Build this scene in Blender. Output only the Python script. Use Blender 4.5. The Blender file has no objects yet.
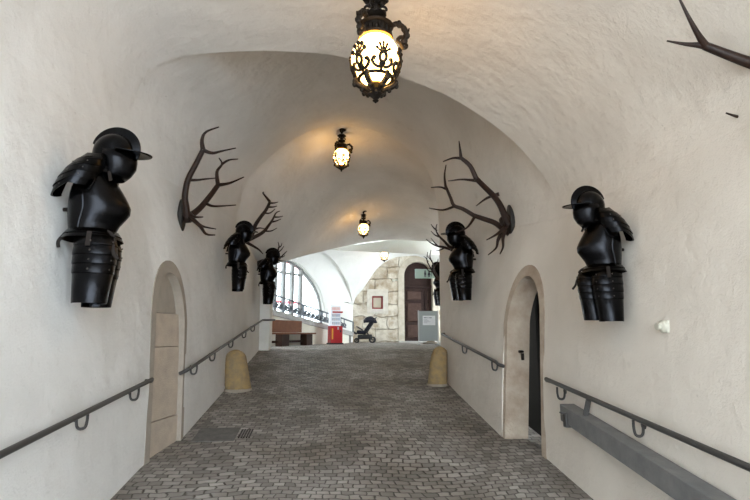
import bpy, bmesh, math, random
from mathutils import Vector, Matrix
random.seed(7)
C = bpy.context.scene.collection
PI = math.pi
# ------------------------------------------------------------------ camera geometry
H = 1.9; HOR = 333.
TH = math.atan((HOR-250)/500); PS = math.atan(45/500*math.cos(TH))
_c, _s = math.cos, math.sin
CR = Vector((_c(PS), -_s(PS), 0)); CF = Vector((_s(PS)*_c(TH), _c(PS)*_c(TH), _s(TH))); CU = CR.cross(CF)
def ray(px, py): return CF*500 + CR*(px-375) + CU*(250-py)
def at(px, py, Y):
    d = ray(px, py); k = Y/d.y
    return Vector((d.x*k, Y, H+d.z*k))
cam_d = bpy.data.cameras.new('camera'); cam = bpy.data.objects.new('camera', cam_d); C.objects.link(cam)
cam_d.sensor_width = 36; cam_d.lens = 24; cam_d.clip_start = .05
cam.matrix_world = Matrix((( CR.x, CU.x, -CF.x, 0), (CR.y, CU.y, -CF.y, 0), (CR.z, CU.z, -CF.z, H), (0,0,0,1)))
bpy.context.scene.camera = cam
# ------------------------------------------------------------------ helpers
def smooth(a, b, x):
    t = min(1, max(0, (x-a)/(b-a))); return t*t*(3-2*t)
def lerp(a, b, t): return a+(b-a)*t
def tag(o, label=None, cat=None, group=None, kind=None):
    if label: o['label'] = label
    if cat: o['category'] = cat
    if group: o['group'] = group
    if kind: o['kind'] = kind
    return o
def empty(name, loc, label=None, cat=None, group=None, rz=0, sc=1):
    o = bpy.data.objects.new(name, None); C.objects.link(o)
    o.location = loc; o.rotation_euler = (0, 0, rz); o.scale = (sc, sc, sc); o.empty_display_size = .1
    return tag(o, label, cat, group)
def catmull(pts, n=5):
    P = [tuple(p) for p in pts]
    if len(P) < 3: return P
    out = []
    for i in range(len(P)-1):
        p0 = P[max(0, i-1)]; p1 = P[i]; p2 = P[i+1]; p3 = P[min(len(P)-1, i+2)]
        for k in range(n):
            t = k/n
            out.append(tuple(.5*((2*b)+(c-a)*t+(2*a-5*b+4*c-d)*t*t+(-a+3*b-3*c+d)*t**3) for a, b, c, d in zip(p0, p1, p2, p3)))
    out.append(P[-1]); return out
def resample(pts, n):
    P = [Vector(p) for p in pts]; L = [0]
    for a, b in zip(P, P[1:]): L.append(L[-1]+(b-a).length)
    out = []; j = 0
    for i in range(n):
        d = L[-1]*i/(n-1)
        while j < len(P)-2 and L[j+1] < d: j += 1
        out.append(P[j].lerp(P[j+1], (d-L[j])/max(1e-9, L[j+1]-L[j])))
    return out
class MB:
    def __init__(s): s.v = []; s.f = []
    def add(s, vs, fs):
        b = len(s.v); s.v += [tuple(v) for v in vs]; s.f += [tuple(i+b for i in f) for f in fs]; return s
    def grid(s, rows, close=False):
        n = len(rows[0]); vs = [p for r in rows for p in r]; fs = []
        for i in range(len(rows)-1):
            for j in range(n if close else n-1):
                k = (j+1) % n; fs.append((i*n+j, i*n+k, (i+1)*n+k, (i+1)*n+j))
        return s.add(vs, fs)
    def poly(s, pts): return s.add(pts, [tuple(range(len(pts)))])
    def box(s, lo, hi):
        x, y, z = lo; X, Y, Z = hi
        return s.add([(x,y,z),(X,y,z),(X,Y,z),(x,Y,z),(x,y,Z),(X,y,Z),(X,Y,Z),(x,Y,Z)],
                     [(0,3,2,1),(4,5,6,7),(0,1,5,4),(1,2,6,5),(2,3,7,6),(3,0,4,7)])
    def hexa(s, p):   # 8 points: bottom 4, top 4
        return s.add(p, [(0,3,2,1),(4,5,6,7),(0,1,5,4),(1,2,6,5),(2,3,7,6),(3,0,4,7)])
    def bar(s, a, b, w, h, up=(0,0,1)):
        a = Vector(a); b = Vector(b); d = (b-a).normalized(); u = Vector(up)
        if abs(d.dot(u)) > .97: u = Vector((1,0,0))
        r = d.cross(u).normalized()*(w/2); t = r.cross(d).normalized()*(h/2)
        return s.hexa([a-r-t, a+r-t, b+r-t, b-r-t, a-r+t, a+r+t, b+r+t, b-r+t])
    def tube(s, pts, rad=None, n=8, flat=1.0):
        P = [Vector(p[:3]) for p in pts]; R = [p[3] if len(p) > 3 else rad for p in pts]
        d0 = (P[1]-P[0]).normalized(); u = Vector((0,0,1)) if abs(d0.z) < .9 else Vector((1,0,0))
        nrm = (u-d0*u.dot(d0)).normalized(); rows = []
        for i, p in enumerate(P):
            d = (P[min(i+1, len(P)-1)]-P[max(i-1, 0)]).normalized()
            nrm = (nrm-d*nrm.dot(d)).normalized(); bi = d.cross(nrm)
            rows.append([p+(nrm*_c(2*PI*k/n)+bi*_s(2*PI*k/n)*flat)*R[i] for k in range(n)])
        b = len(s.v); s.grid(rows, True); m = len(rows)
        s.f.append(tuple(b+k for k in reversed(range(n)))); s.f.append(tuple(b+(m-1)*n+k for k in range(n)))
        return s
    def lathe(s, prof, c=(0,0,0), n=24, a0=0, a1=2*PI):
        full = abs(a1-a0-2*PI) < 1e-6; m = n if full else n+1
        rows = [[(c[0]+r*_c(a0+(a1-a0)*k/n), c[1]+r*_s(a0+(a1-a0)*k/n), c[2]+z) for k in range(m)] for r, z in prof]
        return s.grid(rows, full)
    def ball(s, c, r, n=10, m=7):
        if not hasattr(r, '__len__'): r = (r, r, r)
        rows = [[(c[0]+r[0]*_s(PI*i/m)*_c(2*PI*k/n), c[1]+r[1]*_s(PI*i/m)*_s(2*PI*k/n), c[2]+r[2]*_c(PI*i/m)) for k in range(n)] for i in range(m+1)]
        return s.grid(rows, True)
    def prism(s, pts2, fn, a, b):   # outline (u,v) extruded from a to b, fn(u,v,n) -> xyz
        n = len(pts2); vs = [fn(u, v, a) for u, v in pts2]+[fn(u, v, b) for u, v in pts2]
        return s.add(vs, [tuple(range(n)), tuple(reversed(range(n, 2*n)))]+[(i, i+n, (i+1) % n+n, (i+1) % n) for i in range(n)])
    def build(s, name, mat, parent=None, label=None, solid=0, bevel=0, flat=False, ang=38, sub=0, kind=None, cat=None, group=None):
        me = bpy.data.meshes.new(name); me.from_pydata(s.v, [], s.f)
        bm = bmesh.new(); bm.from_mesh(me); bmesh.ops.remove_doubles(bm, verts=bm.verts, dist=2e-5)
        if not solid and kind is None: bmesh.ops.recalc_face_normals(bm, faces=bm.faces)
        bm.to_mesh(me); bm.free(); me.materials.append(mat)
        if not flat: me.shade_smooth(); me.set_sharp_from_angle(angle=math.radians(ang))
        o = bpy.data.objects.new(name, me); C.objects.link(o)
        if parent is not None:
            o.parent = parent
        if solid: m = o.modifiers.new('s', 'SOLIDIFY'); m.thickness = solid; m.offset = 0
        if bevel: m = o.modifiers.new('b', 'BEVEL'); m.width = bevel; m.segments = 2; m.limit_method = 'ANGLE'
        if sub: m = o.modifiers.new('u', 'SUBSURF'); m.levels = sub; m.render_levels = sub
        return tag(o, label, cat, group, kind)
    def rel(s, loc):
        s.v = [(x-loc[0], y-loc[1], z-loc[2]) for x, y, z in s.v]; return s
def children(o): return [c for c in bpy.data.objects if c.parent == o]
def copy_tree(o, parent=None):
    c = o.copy(); C.objects.link(c)
    if parent: c.parent = parent
    for ch in children(o): copy_tree(ch, c)
    return c
# ------------------------------------------------------------------ materials
def mat(name, col, rough=.6, metal=0., var=None, scale=4, bump=0, bscale=60, spec=.5, detail=6):
    m = bpy.data.materials.new(name); m.use_nodes = True; nt = m.node_tree; N = nt.nodes; L = nt.links
    b = N['Principled BSDF']; b.inputs['Base Color'].default_value = (*col, 1)
    b.inputs['Roughness'].default_value = rough; b.inputs['Metallic'].default_value = metal
    b.inputs['Specular IOR Level'].default_value = spec
    tc = N.new('ShaderNodeTexCoord')
    if var:
        n = N.new('ShaderNodeTexNoise'); n.inputs['Scale'].default_value = scale; n.inputs['Detail'].default_value = detail
        n.inputs['Roughness'].default_value = .6
        r = N.new('ShaderNodeValToRGB'); r.color_ramp.elements[0].position = .32; r.color_ramp.elements[1].position = .68
        r.color_ramp.elements[0].color = (*var, 1); r.color_ramp.elements[1].color = (*col, 1)
        L.new(tc.outputs['Object'], n.inputs['Vector']); L.new(n.outputs['Fac'], r.inputs['Fac']); L.new(r.outputs['Color'], b.inputs['Base Color'])
    if bump:
        n = N.new('ShaderNodeTexNoise'); n.inputs['Scale'].default_value = bscale; n.inputs['Detail'].default_value = 4
        bp = N.new('ShaderNodeBump'); bp.inputs['Strength'].default_value = bump; bp.inputs['Distance'].default_value = .01
        L.new(tc.outputs['Object'], n.inputs['Vector']); L.new(n.outputs['Fac'], bp.inputs['Height']); L.new(bp.outputs['Normal'], b.inputs['Normal'])
    return m
def plaster(name, a, b2, stain, tint=(1, 1, 1)):
    m = bpy.data.materials.new(name); m.use_nodes = True; nt = m.node_tree; N = nt.nodes; L = nt.links
    b = N['Principled BSDF']; b.inputs['Roughness'].default_value = .9; b.inputs['Specular IOR Level'].default_value = .15
    g = N.new('ShaderNodeNewGeometry'); P = g.outputs['Position']
    def noise(sc, det=5, ro=.55):
        n = N.new('ShaderNodeTexNoise'); n.inputs['Scale'].default_value = sc; n.inputs['Detail'].default_value = det
        n.inputs['Roughness'].default_value = ro; L.new(P, n.inputs['Vector']); return n.outputs['Fac']
    def ramp(f, p0, c0, p1, c1):
        r = N.new('ShaderNodeValToRGB'); e = r.color_ramp.elements
        e[0].position = p0; e[0].color = c0; e[1].position = p1; e[1].color = c1; L.new(f, r.inputs['Fac']); return r.outputs['Color']
    base = ramp(noise(1.1, 6), .3, (*a, 1), .7, (*b2, 1))
    mx = N.new('ShaderNodeMix'); mx.data_type = 'RGBA'; mx.blend_type = 'MULTIPLY'; mx.inputs['Factor'].default_value = 1
    # small chips and stains
    st = ramp(noise(3.2, 10, .72), .60, (1, 1, 1, 1), .78, (*stain, 1))
    L.new(base, mx.inputs['A']); L.new(st, mx.inputs['B'])
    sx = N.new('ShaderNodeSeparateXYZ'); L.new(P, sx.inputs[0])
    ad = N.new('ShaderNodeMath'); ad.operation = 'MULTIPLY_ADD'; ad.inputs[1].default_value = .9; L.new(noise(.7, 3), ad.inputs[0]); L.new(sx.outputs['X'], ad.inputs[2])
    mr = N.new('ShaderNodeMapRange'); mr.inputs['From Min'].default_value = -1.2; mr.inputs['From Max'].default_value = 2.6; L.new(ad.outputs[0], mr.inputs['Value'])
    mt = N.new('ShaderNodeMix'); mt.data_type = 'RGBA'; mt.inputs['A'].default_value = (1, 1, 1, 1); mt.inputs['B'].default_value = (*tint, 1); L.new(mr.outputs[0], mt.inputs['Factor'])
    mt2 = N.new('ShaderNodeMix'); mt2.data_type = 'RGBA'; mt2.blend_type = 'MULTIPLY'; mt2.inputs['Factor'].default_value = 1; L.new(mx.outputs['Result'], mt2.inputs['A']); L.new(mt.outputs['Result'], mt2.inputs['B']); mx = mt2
    mx2 = N.new('ShaderNodeMix'); mx2.data_type = 'RGBA'; mx2.blend_type = 'MULTIPLY'; mx2.inputs['Factor'].default_value = 1
    ch = ramp(noise(14, 4, .6), .70, (1, 1, 1, 1), .78, (.72, .70, .68, 1))
    L.new(mx.outputs['Result'], mx2.inputs['A']); L.new(ch, mx2.inputs['B'])
    L.new(mx2.outputs['Result'], b.inputs['Base Color'])
    b1 = N.new('ShaderNodeBump'); b1.inputs['Strength'].default_value = .7; b1.inputs['Distance'].default_value = .009; L.new(noise(60, 5, .7), b1.inputs['Height'])
    bb = N.new('ShaderNodeBump'); bb.inputs['Strength'].default_value = .65; bb.inputs['Distance'].default_value = .05; L.new(noise(2.8, 3), bb.inputs['Height'])
    L.new(bb.outputs['Normal'], b1.inputs['Normal']); L.new(b1.outputs['Normal'], b.inputs['Normal'])
    return m
M = {}
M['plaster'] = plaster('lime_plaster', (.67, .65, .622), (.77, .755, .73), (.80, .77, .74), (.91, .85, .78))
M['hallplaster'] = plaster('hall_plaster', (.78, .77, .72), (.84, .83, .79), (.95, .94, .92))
M['armour'] = mat('black_steel', (.016, .0165, .019), .26, .95, (.007, .0065, .0065), 9, .12, 90)
M['steel'] = mat('worn_rivet_steel', (.10, .09, .08), .4, .8)
M['leather'] = mat('strap_leather', (.014, .010, .008), .7, spec=.2)
M['antler'] = mat('antler_horn', (.030, .013, .007), .45, 0, (.010, .005, .004), 14, .3, 120, .3)
M['plaque'] = mat('dark_wood_plaque', (.022, .018, .015), .6, 0, (.008, .007, .006), 12, .4, 60)
M['iron'] = mat('wrought_iron', (.010, .008, .007), .5, .5, (.018, .011, .006), 40, .3, 150, .3)
M['brass'] = mat('aged_brass', (.35, .19, .05), .4, .8)
M['rail'] = mat('dark_steel_rail', (.055, .052, .05), .45, .3)
M['beam'] = mat('grey_painted_timber', (.16, .155, .15), .6, 0, (.10, .10, .10), 7, .2, 40)
M['sand'] = mat('sandstone', (.48, .39, .305), .85, 0, (.37, .305, .245), 5, .5, 70)
M['jamb'] = mat('grey_sandstone', (.36, .305, .25), .85, 0, (.29, .25, .21), 6, .5, 70)
M['jambr'] = mat('worn_sandstone', (.46, .385, .305), .88, 0, (.28, .205, .15), 3.5, .8, 40)
M['ochre'] = mat('ochre_stone', (.35, .235, .10), .9, 0, (.22, .165, .10), 9, .8, 40)
M['blackwood'] = mat('black_oak', (.007, .006, .006), .8, 0, (.004, .004, .004), 14, .3, 50, .1)
M['void'] = mat('cell_darkness', (.012, .011, .010), .9, spec=.1)  # near-black colour paints in the darkness of the room behind the door
M['brown'] = mat('brown_oak', (.032, .014, .010), .6, 0, (.02, .009, .007), 8, .2, 40, .2)
M['brownp'] = mat('brown_oak_panel', (.065, .036, .026), .6, 0, (.045, .022, .016), 8, .2, 40, .2)
M['bench'] = mat('bench_wood', (.17, .062, .022), .6, 0, (.12, .042, .015), 6, .1, 40, .15)
M['benchdark'] = mat('bench_dark_wood', (.035, .017, .010), .7, spec=.15)
M['red'] = mat('red_enamel', (.36, .012, .016), .4)
M['black'] = mat('black_plastic', (.012, .012, .014), .5)
M['fabric'] = mat('dark_grey_fabric', (.022, .022, .032), .9, 0, (.014, .014, .02), 30, spec=.2)
M['grey'] = mat('grey_panel', (.32, .36, .36), .5)
M['paper'] = mat('paper', (.75, .77, .79), .7)
M['ink'] = mat('dark_ink', (.05, .06, .08), .7)
M['yellow'] = mat('yellow_print', (.60, .30, .03), .6)
M['white'] = mat('white_plastic', (.50, .48, .40), .5)
M['stair'] = mat('stair_stone', (.42, .40, .37), .85, 0, (.3, .29, .27), 6, .3, 40)
M['cream'] = plaster('cream_plaster', (.70, .66, .55), (.74, .71, .62), (.95, .93, .9))
M['railiron'] = mat('stair_rail_iron', (.11, .125, .14), .5, .3)
M['slab'] = mat('drain_slab', (.17, .16, .15), .85, 0, (.11, .105, .10), 10, .5, 60, .3)
M['sash'] = mat('window_frame_grey', (.20, .20, .19), .7)
M['redglass'] = mat('red_glass', (.6, .05, .07), .3)
def emit(name, col, st):
    m = bpy.data.materials.new(name); m.use_nodes = True; N = m.node_tree.nodes; b = N['Principled BSDF']
    b.inputs['Base Color'].default_value = (.8, .75, .65, 1); b.inputs['Emission Color'].default_value = (*col, 1); b.inputs['Emission Strength'].default_value = st
    return m
M['globe'] = emit('lit_opal_glass', (1, .56, .16), 9)
M['signlit'] = mat('pale_green_sign', (.42, .56, .50), .4)
def glass(name, tint, k):
    m = bpy.data.materials.new(name); m.use_nodes = True; nt = m.node_tree; N = nt.nodes
    N.remove(N['Principled BSDF']); t = N.new('ShaderNodeBsdfTransparent'); t.inputs['Color'].default_value = (*tint, 1)
    g = N.new('ShaderNodeBsdfGlossy'); g.inputs['Roughness'].default_value = .05
    mx = N.new('ShaderNodeMixShader'); mx.inputs[0].default_value = k
    nt.links.new(t.outputs[0], mx.inputs[1]); nt.links.new(g.outputs[0], mx.inputs[2]); nt.links.new(mx.outputs[0], N['Material Output'].inputs['Surface'])
    return m
M['glass'] = glass('clear_glass', (.93, .96, .96), .06)
M['redpane'] = glass('red_pane', (.75, .12, .14), .06)
def setts():
    m = bpy.data.materials.new('granite_setts'); m.use_nodes = True; nt = m.node_tree; N = nt.nodes; L = nt.links
    b = N['Principled BSDF']; b.inputs['Roughness'].default_value = .62; b.inputs['Specular IOR Level'].default_value = .35
    g = N.new('ShaderNodeNewGeometry')
    n = N.new('ShaderNodeTexNoise'); n.inputs['Scale'].default_value = .55; n.inputs['Detail'].default_value = 1; L.new(g.outputs['Position'], n.inputs['Vector'])
    s1 = N.new('ShaderNodeVectorMath'); s1.operation = 'SUBTRACT'; s1.inputs[1].default_value = (.5, .5, .5); L.new(n.outputs['Color'], s1.inputs[0])
    s2 = N.new('ShaderNodeVectorMath'); s2.operation = 'SCALE'; s2.inputs['Scale'].default_value = .55; L.new(s1.outputs[0], s2.inputs[0])
    n3 = N.new('ShaderNodeTexNoise'); n3.inputs['Scale'].default_value = 7; n3.inputs['Detail'].default_value = 2; L.new(g.outputs['Position'], n3.inputs['Vector'])
    s3 = N.new('ShaderNodeVectorMath'); s3.operation = 'SCALE'; s3.inputs['Scale'].default_value = .08; L.new(n3.outputs['Color'], s3.inputs[0])
    a1 = N.new('ShaderNodeVectorMath'); a1.operation = 'ADD'; L.new(g.outputs['Position'], a1.inputs[0]); L.new(s2.outputs[0], a1.inputs[1])
    a2 = N.new('ShaderNodeVectorMath'); a2.operation = 'ADD'; L.new(a1.outputs[0], a2.inputs[0]); L.new(s3.outputs[0], a2.inputs[1])
    br = N.new('ShaderNodeTexBrick'); L.new(a2.outputs[0], br.inputs['Vector'])
    br.inputs['Scale'].default_value = 1; br.inputs['Brick Width'].default_value = .115; br.inputs['Row Height'].default_value = .090
    br.inputs['Mortar Size'].default_value = .009; br.inputs['Mortar Smooth'].default_value = .8; br.inputs['Bias'].default_value = 0
    br.inputs['Color1'].default_value = (.185, .176, .167, 1); br.inputs['Color2'].default_value = (.39, .374, .356, 1); br.inputs['Mortar'].default_value = (.085, .077, .068, 1)
    n2 = N.new('ShaderNodeTexNoise'); n2.inputs['Scale'].default_value = 1.3; n2.inputs['Detail'].default_value = 7; L.new(g.outputs['Position'], n2.inputs['Vector'])
    r = N.new('ShaderNodeValToRGB'); e = r.color_ramp.elements; e[0].position = .33; e[0].color = (.55, .50, .44, 1); e[1].position = .66; e[1].color = (1.08, 1.05, 1.02, 1); L.new(n2.outputs['Fac'], r.inputs['Fac'])
    mx = N.new('ShaderNodeMix'); mx.data_type = 'RGBA'; mx.blend_type = 'MULTIPLY'; mx.inputs['Factor'].default_value = 1
    L.new(br.outputs['Color'], mx.inputs['A']); L.new(r.outputs['Color'], mx.inputs['B']); L.new(mx.outputs['Result'], b.inputs['Base Color'])
    inv = N.new('ShaderNodeMath'); inv.operation = 'SUBTRACT'; inv.inputs[0].default_value = 1; L.new(br.outputs['Fac'], inv.inputs[1])
    bp = N.new('ShaderNodeBump'); bp.inputs['Strength'].default_value = .8; bp.inputs['Distance'].default_value = .015; L.new(inv.outputs[0], bp.inputs['Height'])
    n4 = N.new('ShaderNodeTexNoise'); n4.inputs['Scale'].default_value = 30; L.new(g.outputs['Position'], n4.inputs['Vector'])
    b2 = N.new('ShaderNodeBump'); b2.inputs['Strength'].default_value = .35; b2.inputs['Distance'].default_value = .01; L.new(n4.outputs['Fac'], b2.inputs['Height'])
    L.new(bp.outputs['Normal'], b2.inputs['Normal']); L.new(b2.outputs['Normal'], b.inputs['Normal'])
    return m
M['setts'] = setts()
def ashlar():
    m = bpy.data.materials.new('rusticated_ashlar'); m.use_nodes = True; nt = m.node_tree; N = nt.nodes; L = nt.links
    b = N['Principled BSDF']; b.inputs['Roughness'].default_value = .9
    g = N.new('ShaderNodeNewGeometry'); sp = N.new('ShaderNodeSeparateXYZ'); L.new(g.outputs['Position'], sp.inputs[0])
    cb0 = N.new('ShaderNodeCombineXYZ'); L.new(sp.outputs['X'], cb0.inputs['X']); L.new(sp.outputs['Z'], cb0.inputs['Y'])
    nd = N.new('ShaderNodeTexNoise'); nd.inputs['Scale'].default_value = 2.5; nd.inputs['Detail'].default_value = 4; L.new(g.outputs['Position'], nd.inputs['Vector'])
    nv = N.new('ShaderNodeVectorMath'); nv.operation = 'SCALE'; nv.inputs['Scale'].default_value = .28; L.new(nd.outputs['Color'], nv.inputs[0])
    cb = N.new('ShaderNodeVectorMath'); cb.operation = 'ADD'; L.new(cb0.outputs[0], cb.inputs[0]); L.new(nv.outputs[0], cb.inputs[1])
    br = N.new('ShaderNodeTexBrick'); L.new(cb.outputs[0], br.inputs['Vector']); br.inputs['Scale'].default_value = 1
    br.inputs['Brick Width'].default_value = 1.05; br.inputs['Row Height'].default_value = .55; br.inputs['Mortar Size'].default_value = .03; br.inputs['Mortar Smooth'].default_value = .8
    br.inputs['Color1'].default_value = (.52, .46, .37, 1); br.inputs['Color2'].default_value = (.66, .62, .54, 1); br.inputs['Mortar'].default_value = (.52, .46, .38, 1)
    n2 = N.new('ShaderNodeTexNoise'); n2.inputs['Scale'].default_value = 2.2; n2.inputs['Detail'].default_value = 9; n2.inputs['Roughness'].default_value = .65; L.new(g.outputs['Position'], n2.inputs['Vector'])
    r = N.new('ShaderNodeValToRGB'); e = r.color_ramp.elements; e[0].position = .36; e[0].color = (.55, .46, .36, 1); e[1].position = .58; e[1].color = (1.05, 1.04, 1.02, 1); L.new(n2.outputs['Fac'], r.inputs['Fac'])
    mx = N.new('ShaderNodeMix'); mx.data_type = 'RGBA'; mx.blend_type = 'MULTIPLY'; mx.inputs['Factor'].default_value = 1
    L.new(br.outputs['Color'], mx.inputs['A']); L.new(r.outputs['Color'], mx.inputs['B']); L.new(mx.outputs['Result'], b.inputs['Base Color'])
    ad = N.new('ShaderNodeMath'); ad.operation = 'SUBTRACT'; L.new(n2.outputs['Fac'], ad.inputs[0]); L.new(br.outputs['Fac'], ad.inputs[1])
    bp = N.new('ShaderNodeBump'); bp.inputs['Strength'].default_value = 1; bp.inputs['Distance'].default_value = .07; L.new(ad.outputs[0], bp.inputs['Height']); L.new(bp.outputs['Normal'], b.inputs['Normal'])
    return m
M['ashlar'] = ashlar()
# ------------------------------------------------------------------ setting: tunnel shell
UP = 1.5; CREST = 12.6; SL = .125
def fz(Y):
    z = UP-SL*(CREST-Y)
    if Y > CREST-.6: z = lerp(z, UP, smooth(CREST-.6, CREST+.6, Y)) if Y < CREST+.6 else UP
    return max(z, 0.02*Y)
def xl(Y): return lerp(-1.83, -1.68, smooth(5.36, 6.1, Y)) - .02*smooth(8, 12, Y)
def xr(Y): return lerp(2.29, 2.05, smooth(5.36, 6.1, Y)) + .02*smooth(8, 9.4, Y)
NP = 57
Apts = resample(catmull([(-2.10,5.2,3.7),(-2.12,5.2,4.1),(-2.10,5.2,4.42),(-1.99,5.2,4.68),(-1.78,5.2,4.83),(-1.42,5.2,4.92),(-.92,5.2,4.98),(-.49,5.2,4.995),(-.05,5.2,4.98),(.4,5.2,4.89),(.77,5.2,4.75),(1.34,5.2,4.52),(1.87,5.2,4.17),(2.22,5.2,3.82),(2.46,5.2,3.45),(2.5,5.2,3.15)]), NP)
Cpts = resample(catmull([(-1.82,9.4,4.0),(-1.77,9.4,4.29),(-1.59,9.4,4.81),(-1.1,9.4,5.37),(-.45,9.4,5.82),(.18,9.4,5.97),(.97,9.4,5.83),(1.59,9.4,5.46),(1.89,9.4,5.07),(2.03,9.4,4.6),(2.08,9.4,4.14),(2.09,9.4,3.68)]), NP)
Epts = [Vector((-1.74,12.45,3.5)), at(271,266,12.7), at(296,258,13.6), at(324,251,15.0), at(352,244.6,16.2), at(380,240.6,17.0), at(397,240,17.3), at(419,241,17.5), at(436,243,17.6)]
Epts += [Vector((4.25,17.6,4.6)), Vector((4.3,17.6,3.9))]
Epts = resample(catmull(Epts), NP)
def Aprof(Y): return [Vector((p.x, Y, p.z)) for p in Apts]
def _pol(p): return math.atan2(p[1]-3.0, p[0]-.2), math.hypot(p[0]-.2, p[1]-3.0)
_bq = sorted(_pol((c.x*1.06+.05, c.z-.08)) for c in Cpts)
def bst(i):
    t = i/(NP-1); a = Apts[i]; th_, ra = _pol((a.x, a.z)); rb = None
    for (t0, r0), (t1, r1) in zip(_bq, _bq[1:]):
        if t0 <= th_ <= t1: rb = lerp(r0, r1, (th_-t0)/(t1-t0)); break
    if rb is None: rb = ra
    k = smooth(.14, .34, t)*(1-smooth(.97, 1, t)); r_ = max(ra+.035*smooth(.08, .2, t)*(1-smooth(.5, .6, t))+.11*smooth(.4, .6, t)*(1-smooth(.86, .97, t)), lerp(ra, rb, k))
    return Vector((.2+r_*math.cos(th_), 5.2, 3.0+r_*math.sin(th_)))
B0 = [bst(i) for i in range(NP)]
def Bprof(Y):
    s = (Y-5.2)/4.2
    return [Vector((lerp(a.x, c.x, s), Y, lerp(a.z, c.z, s))) for a, c in zip(B0, Cpts)]
C0 = [Vector((p.x+.30*smooth(.35, 1, i/(NP-1)), 9.42, p.z+.22*math.sin(PI*i/(NP-1)))) for i, p in enumerate(Cpts)]
def Cprof(s): return [a.lerp(b, s) for a, b in zip(C0, Epts)]
Epts[0].y = 12.45
def spring(side, Y):
    k = 0 if side < 0 else -1
    return Aprof(Y)[k] if Y <= 5.2 else Bprof(min(Y, 12.5))[k] if Y <= 9.4 else C0[0].lerp(Epts[0], min(1, (Y-9.42)/3.03))
def wx(side, Y, z):
    x0 = xl(Y) if side < 0 else xr(Y); s = spring(side, Y); z0 = fz(Y)
    return lerp(x0, s.x, min(1, max(0, (z-z0)/(s.z-z0)))**(2.6 if side < 0 else 2.0))
def frange(a, b, n): return [a+(b-a)*i/n for i in range(n+1)]
def onwall(side, px, py, off):
    lo, hi = .8, 14
    d = ray(px, py)
    best = None
    for i in range(3000):
        Y = lo+(hi-lo)*i/3000; p = at(px, py, Y); g_ = (wx(side, Y, p.z)-side*off-p.x)*side
        if best is None or abs(g_) < best[0]: best = (abs(g_), p)
    return best[1]
# doorways: outer outlines in (Y, z)
def arch(yc, w, z0, hs, rise, n=20, p=2.0):
    pts = [(yc-w, z0)]
    for i in range(n+1):
        a = PI-PI*i/n
        pts.append((yc+w*math.copysign(abs(_c(a))**(2/p), _c(a)), hs+rise*abs(_s(a))**(2/p)))
    return pts+[(yc+w, z0)]
DL = dict(yc=5.83, w=.40, hs=2.01, top=2.715); DR = dict(yc=5.72, w=.36, hs=2.02, top=2.70)
def wall(side, Ys, door, name, m):
    mb = MB(); NV = 26
    ys = [y for y in Ys if not door or abs(y-door['yc']) > door['w']+.01]
    cols = []
    if door:
        w = door['w']-.03; n = 24
        cols.append((door['yc']-w, None))
        for i in range(n+1):
            u = -_c(PI*i/n); cols.append((door['yc']+w*u, door['hs']+(door['top']-.03-door['hs'])*math.sqrt(max(0, 1-u*u))))
        cols.append((door['yc']+w, None))
    allc = [(y, None) for y in ys if not door or y < door['yc']]+cols+[(y, None) for y in ys if door and y > door['yc']]
    rows = []
    for y, zb in allc:
        s = spring(side, y); z0 = fz(y)-.06 if zb is None else zb
        # row heights: below 3.0 denser
        rows.append([Vector((wx(side, y, lerp(z0, s.z, k/NV)), y, lerp(z0, s.z, k/NV))) for k in range(NV+1)])
    mb.grid(rows)
    return mb.build(name, m, kind='structure', ang=60)
wl = wall(-1, frange(-1.8, 5.2, 40)+frange(5.25, 9.4, 40)+frange(9.5, 12.45, 20), DL, 'wall_left', M['plaster'])
wr = wall(1, frange(-1.8, 5.2, 40)+frange(5.25, 9.4, 40), DR, 'wall_right', M['plaster'])
cl = MB(); cl.grid([Aprof(y) for y in frange(-1.8, 5.2, 30)])
cl.grid([Aprof(5.2), B0]); cl.grid([Bprof(y) for y in frange(5.2, 9.4, 24)]); cl.grid([Cpts, C0]); cl.grid([Cprof(s) for s in frange(0, 1, 24)])
# turned-up lip behind the far arch, closing towards the hall vault
lip = [[Vector((p.x, p.y, p.z)) for p in Epts], [Vector((p.x, p.y+.25, p.z+.15)) for p in Epts], [Vector((p.x, p.y+.3, p.z+1.9)) for p in Epts]]
cl.grid(lip)
ceil = cl.build('ceiling', M['plaster'], kind='structure', ang=35)
# end of the right wall, and the wall of the bend beyond it
e = MB(); zs = frange(0, 1, 12)
p0 = [Vector((wx(1, 9.4, lerp(1.05, 3.68, k)), 9.4, lerp(1.05, 3.68, k))) for k in zs]
p1 = [Vector((2.39, 9.42, lerp(1.05, 3.68, k))) for k in zs]
e.grid([p0, p1])
pe = [Vector((4.3, 17.6, lerp(1.4, 3.9, k))) for k in zs]
e.grid([[a.lerp(b, s)-Vector((.16*math.sin(PI*s)*0, 0, 0)) for a, b in zip(p1, pe)] for s in frange(0, 1, 16)])
e.build('wall_bend', M['plaster'], kind='structure', ang=60)
# floor
ys = frange(-6, 3, 8)+frange(3.3, 11.8, 20)+frange(12, 13.4, 14)+frange(13.8, 26, 10)
fl = MB(); fl.grid([[Vector((x, y, fz(max(y, 0)))) for x in (-6, -2.4, -1, 0, 1, 2.6, 7)] for y in ys])
fl.build('floor', M['setts'], kind='structure')
# pier at the end of the left wall
pr = MB(); pr.box((-2.3, 12.43, 1.2), (-1.46, 13.0, 3.62)); pr.build('trim_pier', M['hallplaster'], kind='structure', bevel=.02)
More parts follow.
